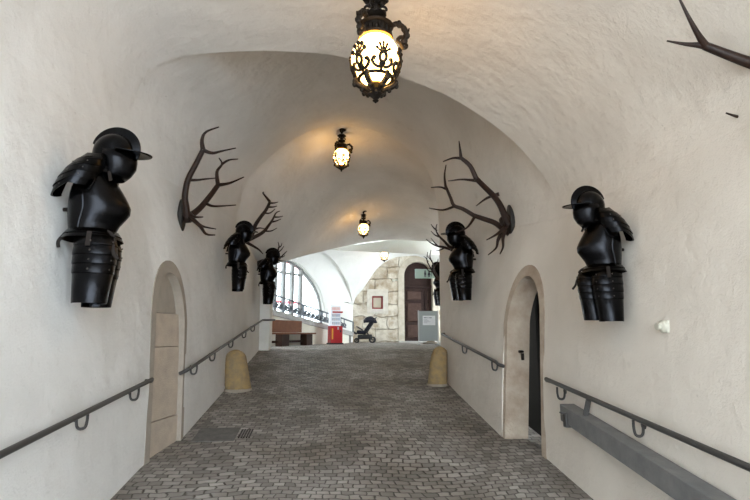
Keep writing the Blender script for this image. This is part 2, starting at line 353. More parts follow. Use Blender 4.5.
# ------------------------------------------------------------------ doorways
def doorway(side, d, name, ring, depth, mstone):
    fn = lambda y, z, n: (wx(side, y, z)-side*n, y, z)
    w, yc = d['w'], d['yc']; z0 = fz(yc)-.12
    out = arch(yc, w, z0, d['hs'], d['top']-d['hs']); inn = arch(yc, w-ring, z0, d['hs'], d['top']-d['hs']-ring*1.45)
    root = empty(name, (wx(side, yc, fz(yc)), yc, fz(yc))); tag(root, kind='structure')
    fr = MB(); N = len(out)
    A = [fn(y, z, .012) for y, z in out]; A0 = [fn(y, z, -.03) for y, z in out]; Bf = [fn(y, z, .012) for y, z in inn]; Bd = [fn(y, z, -depth) for y, z in inn]
    fr.grid([A0, A, Bf, Bd]); fr.rel(root.location).build('stone_frame', mstone, root, ang=50)
    return root, fn, inn
dl, fnl, inl = doorway(-1, DL, 'door_1', .095, .16, M['jamb'])
sb = MB(); cuts = [fz(5.72)-.12, .98, 1.75, 2.12, 2.8]
yc = DL['yc']; wi = DL['w']-.08
for a, b in zip(cuts, cuts[1:]):
    def clipw(z):
        zt = DL['hs']; r = DL['top']-.125-zt
        return wi if z <= zt else wi*math.sqrt(max(0, 1-((z-zt)/r)**2))
    zz = [min(z, 2.60) for z in frange(a+.004, b-.004, 8)]
    ptsl = [(yc-clipw(z), z) for z in zz]; ptsr = [(yc+clipw(z), z) for z in reversed(zz)]
    dep = -.055 if b < 2.2 else -.085
    if a < .7: dep = -.04
    s1 = MB(); s1.prism(ptsl+ptsr, fnl, -.18, dep); s1.rel(dl.location).build('stone_slab', M['sand'] if b < 2.2 else M['jamb'], dl, ang=30)
sbk = MB(); sbk.prism(arch(DL['yc'], DL['w']-.02, fz(5.7)-.1, DL['hs'], DL['top']-DL['hs']-.02), fnl, -.24, -.175); sbk.rel(dl.location).build('backing', M['jamb'], dl)
drr, fnr, inr = doorway(1, DR, 'door_2', .09, .27, M['jambr'])
wi = DR['w']-.09; leaf = MB(); x0_ = wx(1, DR['yc'], 1.6)+.30
leaf.hexa([(x0_, 5.93, .6), (x0_+.62, 6.02, .6), (x0_+.61, 6.07, .6), (x0_-.01, 5.98, .6), (x0_, 5.93, 2.6), (x0_+.62, 6.02, 2.6), (x0_+.61, 6.07, 2.6), (x0_-.01, 5.98, 2.6)])
leaf.rel(drr.location).build('door_leaf', M['blackwood'], drr)
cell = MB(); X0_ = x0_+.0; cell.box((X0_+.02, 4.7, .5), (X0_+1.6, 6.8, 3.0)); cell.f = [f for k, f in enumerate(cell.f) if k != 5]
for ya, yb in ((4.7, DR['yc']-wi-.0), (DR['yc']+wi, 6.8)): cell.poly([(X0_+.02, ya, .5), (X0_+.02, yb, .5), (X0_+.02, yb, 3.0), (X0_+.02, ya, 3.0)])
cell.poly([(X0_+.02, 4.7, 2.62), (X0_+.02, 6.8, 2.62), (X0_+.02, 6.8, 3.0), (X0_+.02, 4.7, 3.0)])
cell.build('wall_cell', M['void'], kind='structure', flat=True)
kp = MB(); hp = Vector(fnr(DR['yc']+wi, 1.68, -.2)); kp.tube([hp+Vector((0, .02, 0)), hp+Vector((-.02, -.07, .0)), hp+Vector((-.07, -.085, .0))], .016); kp.box(hp+Vector((-.025, -.06, -.10)), hp+Vector((.0, -.03, -.02)))
kp.rel(drr.location).build('door_latch', M['iron'], drr)
# ------------------------------------------------------------------ hall beyond
BY = 22.0
st_arch = [(353,306),(356,297),(363,289),(371.6,276),(380,266),(391,259),(402,256.6),(419,256.6)]
sa = [at(x, y, BY) for x, y in st_arch]; cx = sa[-2].x+.35
sa += [Vector((4.9, BY, 4.85)), Vector((5.5, BY, 4.4)), Vector((6.0, BY, 3.6))]
sa = resample(catmull(sa), 40)
l2 = [at(353,306,BY-.02), at(355,291.6,21.6), at(360,280,21.1), at(366,266,20.6), at(374,255,20.1), at(385.6,245,19.6), at(392.6,241.8,19.3), at(402,239,19.0), at(420,236,18.8)]
l2 += [Vector((5.2, 19.2, 5.4)), Vector((6.0, 19.4, 4.9))]
l2 = resample(catmull(l2), 40)
l1 = [at(353,306,BY-.02), at(350.6,293,21.4), at(348,283,20.8), at(343.6,275,20.2), at(336.6,263.6,19.4), at(328,255,18.7), at(321,252,18.2), at(308,249,17.4), at(290,247,16.4), at(270,247,15.4)]
l1 = resample(catmull(l1), 40)
# window wall runs obliquely from the corner towards the pier
W0 = Vector((sa[0].x, BY, 0)); W1 = Vector((-2.75, 16.4, 0)); WD = (W1-W0).normalized(); WN = Vector((WD.y, -WD.x, 0))
if WN.y > 0: WN = -WN
def onW(px, py, off=0):
    d = ray(px, py); o = Vector((0, 0, H)); p = W0+WN*off
    k = (p-o).dot(WN)/d.dot(WN); return o+d*k
def wuv(p): return ((Vector((p.x, p.y, 0))-W0).dot(WD), p.z)
def WP(u, z, n=0): return W0+WD*u+WN*n+Vector((0, 0, z))
warch = [onW(*p) for p in [(324,312),(322,299),(317.7,287),(310,276),(300.6,266),(293,261.7)]]
wa = [wuv(p) for p in warch]; uc = wa[-1][0]+.55; topz = wa[-1][1]+.05
wa = wa+[(uc, topz)]
wa = wa+[(2*uc-u, z) for u, z in reversed(wa[:-1])]
win = [(p[0], p[1]) for p in resample(catmull([(u, z, 0) for u, z in wa]), 50)]
sill = 2.2; u0, u1 = win[0][0], win[-1][0]
# lunette vault over the window wall + web + lunette over the stone wall
hv = MB()
lun = []
for i, p in enumerate(l1):
    t = i/39; q = win[int(round(smooth(0, 1, t)*24))]
    qq = WP(q[0]-.02, q[1]+.02, .03); lun.append(qq)
lun[0] = WP(.0, l1[0].z, .02)
l1b = [p+Vector((-.10, .06, .10))*smooth(0, .15, i/39)+WN*0 for i, p in enumerate(l1)]
hv.grid([l1, l1b])
hv.grid([[a.lerp(b, s)+Vector((0, 0, .16*math.sin(PI*s))) for a, b in zip(lun, l1b)] for s in frange(0, 1, 6)])
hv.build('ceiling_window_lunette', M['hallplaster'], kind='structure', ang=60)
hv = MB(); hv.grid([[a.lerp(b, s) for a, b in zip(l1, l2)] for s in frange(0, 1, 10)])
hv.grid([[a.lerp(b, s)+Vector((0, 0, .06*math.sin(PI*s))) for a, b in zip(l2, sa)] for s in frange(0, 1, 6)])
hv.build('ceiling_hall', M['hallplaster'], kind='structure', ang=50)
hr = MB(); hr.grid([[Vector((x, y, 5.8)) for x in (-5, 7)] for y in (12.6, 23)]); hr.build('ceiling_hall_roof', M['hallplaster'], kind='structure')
hw_ = MB(); OX = 6.9  # unseen walls added to dim the hall, opening sized to set its daylight
for ya, yb, za, zb in ((12.4, 16.2, 1.3, 6.9), (21.0, 22.2, 1.3, 6.9), (16.2, 21.0, 4.6, 6.9)): hw_.poly([(OX, ya, za), (OX, yb, za), (OX, yb, zb), (OX, ya, zb)])
hw_.poly([(6.0, BY, 1.3), (OX, BY, 1.3), (OX, BY, 6.9), (6.0, BY, 6.9)]); hw_.poly([(4.3, 17.6, 1.3), (4.3, 17.6, 6.9), (4.3, 12.4, 6.9), (4.3, 12.4, 1.3)]); hw_.poly([(4.3, 12.4, 1.3), (OX, 12.4, 1.3), (OX, 12.4, 6.9), (4.3, 12.4, 6.9)])
hw_.build('wall_hall_unseen', M['hallplaster'], kind='structure', flat=True)
oc = MB(); oc.box((-5.2, -9, -.3), (-2.4, -1.8, 5.5)); oc.build('wall_sky_blocker', M['plaster'], kind='structure', flat=True)  # unseen wall added behind the camera to block sky light from the left
# window wall with an opening: strips around the arch
ww = MB(); TOPZ = 6.9
for (ua, za), (ub, zb) in zip(win, win[1:]):
    ww.add([WP(ua, za), WP(ub, zb), WP(ub, TOPZ), WP(ua, TOPZ)], [(0, 1, 2, 3)])
    ww.add([WP(ua, 1.3), WP(ub, 1.3), WP(ub, sill), WP(ua, sill)], [(0, 1, 2, 3)])
    ww.add([WP(ua, za), WP(ub, zb), WP(ub, zb, -.3), WP(ua, za, -.3)], [(0, 1, 2, 3)])
for a, b in ((-.3, u0), (u1, 9.5)): ww.add([WP(a, 1.3), WP(b, 1.3), WP(b, TOPZ), WP(a, TOPZ)], [(0, 1, 2, 3)])
for u in (u0, u1): ww.add([WP(u, sill), WP(u, win[0][1]), WP(u, win[0][1], -.3), WP(u, sill, -.3)], [(0, 1, 2, 3)])
ww.add([WP(u0, sill), WP(u1, sill), WP(u1, sill, -.3), WP(u0, sill, -.3)], [(0, 1, 2, 3)])
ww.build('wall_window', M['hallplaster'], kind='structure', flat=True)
def wtop(u):
    for (ua, za), (ub, zb) in zip(win, win[1:]):
        if ua <= u <= ub: return lerp(za, zb, (u-ua)/(ub-ua))
    return win[0][1]
wroot = empty('window_1', WP(u0, sill)); tag(wroot, kind='structure'); wl0 = wroot.location
fr = MB(); fr.tube([WP(u, z, -.12) for u, z in [(u0+.03, sill)]+[(lerp(u, uc, .02), z-.04) for u, z in win]+[(u1-.03, sill)]], .05, 6); fr.bar(WP(u0, sill+.03, -.12), WP(u1, sill+.03, -.12), .08, .08)
fr.rel(wl0).build('window_frame', M['sash'], wroot)
mu = [wuv(onW(px, 300))[0] for px in (302.5, 294, 285.4, 276.8)]; du = mu[3]-mu[2]
for k in range(4): 
    if mu[-1]+du < u1-.2: mu.append(mu[-1]+du)
for u in mu: MB().bar(WP(u, sill, -.12), WP(u, wtop(u)-.02, -.12), .15, .12, WN).rel(wl0).build('mullion', M['sash'], wroot)
tz = wuv(onW(295, 274))[1]
MB().bar(WP(mu[0], tz, -.12), WP(mu[-1], tz, -.12), .06, .07).rel(wl0).build('transom', M['sash'], wroot)
pane = MB(); pane.poly([WP(u0, sill, -.14)]+[WP(u, z, -.14) for u, z in win]+[WP(u1, sill, -.14)]); pane.rel(wl0).build('window_pane', M['glass'], wroot, flat=True)
ld = MB()
for u in frange(u0+.12, mu[0]-.1, 4): ld.bar(WP(u, sill, -.13), WP(u, wtop(u), -.13), .012, .012, WN)
for z in frange(sill+.2, 4.4, 7):
    ua = next((u for u, zz in win if zz > z), u0); ld.bar(WP(ua, z, -.13), WP(mu[0], z, -.13), .012, .012)
ld.rel(wl0).build('leading', M['sash'], wroot)
rp = MB()
for a, b in zip(mu, mu[1:]):
    za = min(wtop(a+.06), wtop(b-.06))-.1; rp.add([WP(a+.06, wtop(a+.06)-.02, -.13), WP(b-.06, wtop(b-.06)-.02, -.13), WP(b-.06, wtop(b-.06)-.10, -.13), WP(a+.06, wtop(a+.06)-.10, -.13)], [(0, 1, 2, 3)])
    zb = 2.95; rp.add([WP(a+.06, zb, -.13), WP(b-.06, zb, -.13), WP(b-.06, zb+.09, -.13), WP(a+.06, zb+.09, -.13)], [(0, 1, 2, 3)])
rp.rel(wl0).build('red_border_pane', M['redpane'], wroot, 'red stained glass strips', flat=True)
# stone wall with arched door and small window
D0 = at(404, 300, BY).x; D1 = at(433, 300, BY).x; DC = (D0+D1)/2; DW = (D1-D0)/2; dtop = at(418, 261.5, BY).z; dsp = dtop-DW*1.0
S0 = at(372, 296, BY); S1 = at(383, 309, BY)
bw = MB()
dout = [(DC-DW*_c(PI*i/16), dsp+DW*_s(PI*i/16)) for i in range(17)]
def satop(x):
    for a, b in zip(sa, sa[1:]):
        if a.x <= x <= b.x: return lerp(a.z, b.z, (x-a.x)/max(1e-6, b.x-a.x))
    return sa[0].z if x < sa[0].x else sa[-1].z
xs = sorted(set([round(p.x, 4) for p in sa]+[round(x, 4) for x, z in dout]+[round(S0.x, 4), round(S1.x, 4)]))
def dz(x):
    u = (x-DC)/DW; return dsp+DW*math.sqrt(max(0, 1-u*u))
for a, b in zip(xs, xs[1:]):
    m_ = (a+b)/2; ta, tb = satop(a)+.03, satop(b)+.03
    if abs(m_-DC) < DW: q = [[(a, dz(a)), (b, dz(b)), (b, tb), (a, ta)]]
    elif S0.x < m_ < S1.x: q = [[(a, 1.3), (b, 1.3), (b, S1.z), (a, S1.z)], [(a, S0.z), (b, S0.z), (b, tb), (a, ta)]]
    else: q = [[(a, 1.3), (b, 1.3), (b, tb), (a, ta)]]
    for r in q: bw.poly([(x, BY, z) for x, z in r])
bw.build('wall_back', M['ashlar'], kind='structure', flat=True)
d3 = empty('door_3', (DC, BY, UP)); tag(d3, kind='structure')
ring = MB(); N_ = 20
o1 = [(DC-(DW+.26)*_c(PI*i/N_), dsp+(DW+.26)*_s(PI*i/N_)) for i in range(N_+1)]; o1 = [(DC-DW-.26, UP)]+o1+[(DC+DW+.26, UP)]
i1 = [(DC-(DW-.01)*_c(PI*i/N_), dsp+(DW-.01)*_s(PI*i/N_)) for i in range(N_+1)]; i1 = [(DC-DW+.01, UP)]+i1+[(DC+DW-.01, UP)]
ring.grid([[(x, BY+.02, z) for x, z in o1], [(x, BY-.05, z) for x, z in o1], [(x, BY-.05, z) for x, z in i1], [(x, BY+.4, z) for x, z in i1]])
ring.rel(d3.location).build('stone_arch', mat('pale_stone_arch', (.52, .47, .38), .9, 0, (.40, .34, .26), 5, .6, 40), d3)
tp = MB(); tp.prism(i1, lambda u, v, n: (u, n, v), BY+.42, BY+.30); tp.rel(d3.location).build('arched_backboard', M['brown'], d3)
trz = at(415, 286, BY).z
MB().box((D0, BY+.22, trz-.06), (D1, BY+.31, trz+.06)).rel(d3.location).build('transom_beam', M['brown'], d3, bevel=.02)
for sx, (xa, xb) in enumerate(((D0+.05, DC+.28), (DC+.31, D1-.04))):
    lfm = MB().box((xa, BY+.24, UP), (xb, BY+.31, trz-.08)).rel(d3.location).build('door_leaf', M['brown'], d3, bevel=.01)
    for za, zb in ((UP+.2, UP+.75), (UP+.9, trz-.75), (trz-.6, trz-.22)):
        MB().box((xa+.12, BY+.195, za), (xb-.12, BY+.245, zb)).rel(d3.location).build('raised_panel', M['brownp'], lfm, bevel=.02)
MB().box((D0-.3, BY-.35, UP-.05), (D1+.3, BY+.25, UP+.05)).rel(d3.location).build('door_step', M['stair'], d3, bevel=.02)
w2 = empty('window_2', (S0.x, BY, S1.z)); tag(w2, kind='structure')
sf = MB(); o_ = [(S0.x-.22, S1.z-.2), (S1.x+.22, S1.z-.2), (S1.x+.22, S0.z+.3), (S0.x-.22, S0.z+.3)]; i_ = [(S0.x, S1.z), (S1.x, S1.z), (S1.x, S0.z), (S0.x, S0.z)]
sf.grid([[(x, BY+.02, z) for x, z in o_], [(x, BY-.06, z) for x, z in o_], [(x, BY-.06, z) for x, z in i_], [(x, BY+.2, z) for x, z in i_]], True)
sf.rel(w2.location).build('stone_surround', mat('pale_surround', (.62, .58, .50), .9, 0, (.5, .45, .38), 6, .4, 40), w2)
rf = MB()
for a, b in (((S0.x+.03, S1.z), (S0.x+.03, S0.z)), ((S1.x-.03, S1.z), (S1.x-.03, S0.z)), ((S0.x, S1.z+.03), (S1.x, S1.z+.03)), ((S0.x, S0.z-.03), (S1.x, S0.z-.03))):
    rf.bar((a[0], BY+.12, a[1]), (b[0], BY+.12, b[1]), .07, .07, (0, 1, 0))
rf.rel(w2.location).build('red_sash', mat('red_paint', (.28, .03, .03), .5), w2)
MB().poly([(S0.x, BY+.15, S1.z), (S1.x, BY+.15, S1.z), (S1.x, BY+.15, S0.z), (S0.x, BY+.15, S0.z)]).rel(w2.location).build('window_pane', mat('clouded_pane', (.62, .58, .45), .2), w2, flat=True)
# ------------------------------------------------------------------ stair, railing, bench
def onS(px, py, off=0):   # stair plane
    a = at(353, 343, 20.6); b = at(272, 343, 16.0); d = Vector((b.x-a.x, b.y-a.y, 0)).normalized(); n = Vector((d.y, -d.x, 0))
    if n.y > 0: n = -n
    r = ray(px, py); o = Vector((0, 0, H)); p = a+n*off
    return o+r*((p-o).dot(n)/r.dot(n))
SA = onS(353, 341); SB = onS(262, 343); SD = Vector((SB.x-SA.x, SB.y-SA.y, 0)); SLN = SD.length; SD.normalize(); SN = Vector((SD.y, -SD.x, 0))
if SN.y > 0: SN = -SN
def SPt(u, z, n=0): return Vector((SA.x, SA.y, 0))+SD*u+SN*n+Vector((0, 0, z))
def su(p): return (Vector((p.x, p.y, 0))-Vector((SA.x, SA.y, 0))).dot(SD)
s1 = onS(272, 315); s2 = onS(329, 330); k1 = (s1.z-s2.z)/(su(s1)-su(s2))
def zst(u): return s2.z+k1*(u-su(s2))   # stringer lower edge
u_end = SLN+.25
stair = empty('staircase', SPt(0, UP), 'pale stone staircase climbing left behind the bench, under the big window', 'staircase')
sl = stair.location
sw = MB(); sw.prism([(0.3, UP-.1), (u_end, UP-.1), (u_end, zst(u_end)+.02), (.3, max(UP, zst(.3))+.02)], lambda u, v, n: SPt(u, v, n), -.02, -.25); sw.rel(sl).build('side_wall', M['cream'], stair)
sg = MB(); sg.prism([(0.0, zst(0)), (u_end, zst(u_end)), (u_end, zst(u_end)+.17), (0.0, zst(0)+.17)], lambda u, v, n: SPt(u, v, n), .03, -.22); sg.rel(sl).build('stringer', M['stair'], stair)
nst = 12
for i in range(nst):
    ua = -.2+i*(u_end/nst); z1 = max(UP+.12, zst(ua)+.12)
    MB().hexa([SPt(ua, UP, -.2), SPt(ua+.6, UP, -.2), SPt(ua+.6, UP, -1.3), SPt(ua, UP, -1.3), SPt(ua, z1, -.2), SPt(ua+.6, z1, -.2), SPt(ua+.6, z1, -1.3), SPt(ua, z1, -1.3)]).rel(sl).build('step', M['stair'], stair)
r1 = onS(272, 294); r2 = onS(353, 322); k2 = (r1.z-r2.z)/(su(r1)-su(r2))
def zr(u): return r2.z+k2*(u-su(r2))
rail = empty('stair_railing', SPt(0, UP), 'grey wrought iron railing on the staircase, in front of the big window', 'railing'); rl = rail.location
MB().tube([SPt(-.02, zr(0)-.03), SPt(.05, zr(0.05)), SPt(u_end, zr(u_end))], .028, 8).rel(rl).build('top_rail', M['railiron'], rail)
MB().bar(SPt(.6, zst(.6)+.26), SPt(u_end, zst(u_end)+.26), .03, .03).rel(rl).build('bottom_rail', M['railiron'], rail)
for u in [0]+frange(1.3, u_end-.1, 4): MB().bar(SPt(u, max(UP, zst(u)+.15)), SPt(u, zr(u)), .045, .045, SN).rel(rl).build('post', M['railiron'], rail)
sc = MB(); u = .75; kk = 0
while u < u_end-.2:
    z0 = zst(u)+.27; z1 = zr(u)-.17; cz = (z0+z1)/2; hh = (z1-z0)/2
    sc.tube([SPt(u, z0), SPt(u, z1+.15)], .016, 4)
    for sgn in (-1, 1):
        sc.tube([SPt(u+sgn*.16*_s(a)*(1-.5*a/7), cz+hh*_c(a)*(1-.1*a/7)*sgn) for a in frange(0, 5.2, 12)], .02, 4)
        sc.tube([SPt(u+.13+sgn*(.02+.07*_s(a)), cz+hh*.6*_c(a)) for a in frange(0, 2*PI, 10)], .017, 4)
    u += .27
sc.rel(rl).build('scrollwork', M['railiron'], rail)
# bench
bl = at(271, 347, 14.9); br_ = at(316, 344.5, 17.4); BD = Vector((br_.x-bl.x, br_.y-bl.y, 0)); BL = BD.length; BD.normalize(); BN = Vector((-BD.y, BD.x, 0))
def BPt(u, n, z): return Vector((bl.x, bl.y, UP))+BD*u+BN*n+Vector((0, 0, z))
def bbox(mb, u0_, u1_, n0, n1, z0, z1): return mb.hexa([BPt(u0_, n0, z0), BPt(u1_, n0, z0), BPt(u1_, n1, z0), BPt(u0_, n1, z0), BPt(u0_, n0, z1), BPt(u1_, n0, z1), BPt(u1_, n1, z1), BPt(u0_, n1, z1)])
bench = empty('wooden_bench', BPt(BL/2, 0, 0), 'long brown wooden bench with high back below the staircase', 'bench'); b0 = bench.location
bbox(MB(), -.3, BL, -.0, .36, .36, .41).rel(b0).build('seat', M['bench'], bench, bevel=.008)
bbox(MB(), -.3, BL*.86, .34, .38, .42, .80).rel(b0).build('backrest', M['bench'], bench, bevel=.008)
for a in (.25, .80): bbox(MB(), BL*a, BL*a+.42, .06, .30, 0, .36).rel(b0).build('support', M['benchdark'], bench, bevel=.008)
bbox(MB(), -.3, BL*.85, .22, .30, .10, .17).rel(b0).build('rail', M['benchdark'], bench)
# vending kiosk
kb = at(335, 344, 18.4); kb.z = UP
ko = empty('vending_machine', kb, 'small red and white vending machine beside the stair railing', 'vending machine')
kw = .225
ko.rotation_euler = (0, 0, .25)
MB().box((-kw-.03, -.22, 0), (kw+.03, .24, .05)).build('base', M['black'], ko)
cb_ = MB().box((-kw, -.2, .05), (kw, .22, .65)).build('red_cabinet', M['red'], ko, bevel=.012)
MB().box((-kw+.05, -.206, .18), (-kw+.10, -.199, .56)).build('yellow_stripe', M['yellow'], cb_)
MB().box((.03, -.212, .52), (.08, -.199, .62)).build('coin_slot', M['grey'], cb_)
MB().box((.12, -.235, .42), (.16, -.199, .50)).build('crank_handle', M['black'], cb_)
dp = MB().box((-kw+.02, -.14, .65), (kw-.06, .2, 1.38)).build('display_column', M['paper'], ko, bevel=.01)
MB().box((-kw+.08, -.2, 1.12), (kw, .1, 1.17)).build('red_shelf', M['red'], ko)
pc = MB()
for i in range(4):
    for j in range(3): pc.box((-kw+.07+i*.075, -.147, .70+j*.14), (-kw+.125+i*.075, -.139, .80+j*.14))
pc.build('sweet_packet', mat('pastel_print', (.55, .45, .40), .6, 0, (.2, .35, .5), 18), dp)
MB().box((-kw+.05, -.149, 1.21), (kw-.1, -.139, 1.32)).build('picture_strip', mat('pink_print', (.7, .35, .33), .6, 0, (.7, .6, .55), 25), dp)
# stroller
so = Vector((at(365, 343, 20.8).x, 20.8, UP))
stl = empty('baby_stroller', so, 'dark folded-hood baby stroller parked against the stone wall', 'stroller')
for x, y, r in ((-.34, -.22, .10), (-.34, .22, .10), (.30, -.24, .13), (.30, .24, .13)):
    wmb = MB(); wmb.tube([(x+r*_c(2*PI*i/16)*.82, y, r+r*_s(2*PI*i/16)*.82) for i in range(17)], r*.2, 6)
    for k in range(6): wmb.bar((x, y, r), (x+r*.8*_c(k*PI/3), y, r+r*.8*_s(k*PI/3)), .012, .012, (0, 1, 0))
    wmb.build('wheel', M['black'], stl)
f = MB()
for y in (-.22, .22):
    f.tube([(-.34, y, .12), (.0, y, .36), (.26, y, .70), (.42, y, 1.0)], .018, 6); f.tube([(.30, y, .13), (.05, y, .45), (-.05, y, .5)], .016, 6)
f.tube([(.42, -.22, 1.0), (.46, -.1, 1.03), (.46, .1, 1.03), (.42, .22, 1.0)], .022, 6)
f.build('frame', M['black'], stl)
sm = MB()
for x0, z0, x1, z1, w_, t_ in ((-.34, .44, .05, .42, .40, .16), (.0, .42, .30, .86, .42, .16)): sm.bar((x0, 0, z0), (x1, 0, z1), w_, t_)
sm.build('seat', M['fabric'], stl, bevel=.05)
hm = MB(); hm.grid([[(.20+.27*_c(a), .25*_s(b_), .80+.27*_s(a)*_c(b_)) for b_ in frange(-1.45, 1.45, 8)] for a in frange(.2, 2.7, 8)]); hm.build('hood', M['fabric'], stl, solid=.03)
bk = MB(); bk.bar((-.30, 0, .24), (.28, 0, .26), .40, .18); bk.build('basket', M['black'], stl, bevel=.04)
MB().bar((-.52, 0, .46), (-.34, 0, .36), .34, .08).build('footrest', M['black'], stl, bevel=.02)
MB().tube(catmull([(-.10, -.22, .52), (-.30, -.2, .64), (-.36, 0, .66), (-.30, .2, .64), (-.10, .22, .52)], 4), .02, 6).build('bumper_bar', M['black'], stl)
# sign board with paper
gb = at(428.5, 342, 17.0); gb.z = UP
bd = empty('notice_board', gb, 'grey standing notice board with a white paper, before the brown door', 'notice board')
bz0, bz1 = at(428, 338.5, 17).z-UP, at(428, 311, 17).z-UP; bwid = 19.5/500*17/2
pn = MB().box((-bwid, -.015, .14), (bwid, .015, bz1)).build('panel', M['grey'], bd, bevel=.006)
for sx in (-1, 1):
    MB().bar((sx*bwid, 0, 0), (sx*bwid, 0, bz1+.02), .035, .035, (0, 1, 0)).build('leg', mat('light_metal', (.5, .5, .5), .4, .6), bd)
    MB().bar((sx*bwid, -.22, .015), (sx*bwid, .22, .015), .03, .03).build('foot', M['grey'], bd)
pp = MB().box((-bwid+.14, -.022, bz1-.48), (bwid-.09, -.016, bz1-.16)).build('paper_sheet', M['paper'], pn)
tx = MB(); x_ = -bwid+.18
for wd in (.10, .035, .09): tx.box((x_, -.026, bz1-.245), (x_+wd, -.0225, bz1-.215)); x_ += wd+.025
for j in range(4): tx.box((-bwid+.18, -.025, bz1-.30-j*.035), (-bwid+.30+.05*((j*7) % 3), -.0225, bz1-.29-j*.035))
tx.build('printed_lines', mat('grey_ink', (.25, .27, .3), .8), pp)
# stone bowl beyond the board
vb = at(431, 343, 19.0); vb.z = UP
MB().lathe([(0, 0), (.30, 0), (.31, .04), (.16, .07), (.12, .12), (.2, .17), (.29, .24), (.27, .25), (.0, .22)], (vb.x, vb.y, UP)).build('stone_bowl', mat('brown_stone', (.16, .12, .08), .8, 0, (.09, .07, .05), 9), None, 'low brown stone bowl on floor, seen under the grey notice board', cat='bowl')
# hanging toilet sign
g0 = at(415, 269, 17.0); g1 = at(436, 278.5, 17.0)
sgn = empty('direction_sign', ((g0.x+g1.x)/2, 17.0, (g0.z+g1.z)/2), 'pale green hanging sign with two black figure symbols, before the arched door', 'sign')
hw = (g1.x-g0.x)/2; hh = (g0.z-g1.z)/2
pl = MB().box((-hw, -.03, -hh), (hw, .03, hh)).build('sign_panel', M['signlit'], sgn, bevel=.01)
for k, cx_ in enumerate((-.02, .12, .24)):
    fg = MB(); zz = hh*.95
    fg.ball((cx_, -.034, zz*.55), (.028, .006, .028), 8, 6)
    if k == 1: fg.prism([(cx_-.055, -zz*.35), (cx_+.055, -zz*.35), (cx_+.02, zz*.35), (cx_-.02, zz*.35)], lambda u, v, n: (u, n, v), -.04, -.028)
    else: fg.box((cx_-.035, -.04, -zz*.25), (cx_+.035, -.028, zz*.33))
    for s_ in (-1, 1): fg.box((cx_+s_*.018-.011, -.04, -zz*.75), (cx_+s_*.018+.011, -.028, -zz*.2))
    if k < 2: fg.build('figure_symbol', M['ink'], pl)
MB().box((.20, -.04, -hh*.6), (.215, -.028, hh*.6)).build('divider_line', M['ink'], pl)
MB().tube([(hw-.02, 0, 0), (4.16-sgn.location.x, 0, 0)], .02, 8).build('wall_bracket', M['rail'], sgn)
# small white fixture on the stone wall
wf = at(394, 280.5, BY)
wfo = empty('wall_light', (wf.x, BY, wf.z), 'small white lamp fixed on the stone wall left of the brown door', 'wall light')
MB().box((-.09, -.07, -.05), (.05, -.01, .07)).build('housing', M['white'], wfo, bevel=.02)
MB().tube([(.03, -.05, .02), (.14, -.10, .0)], .035, 8).build('lens_tube', M['white'], wfo)
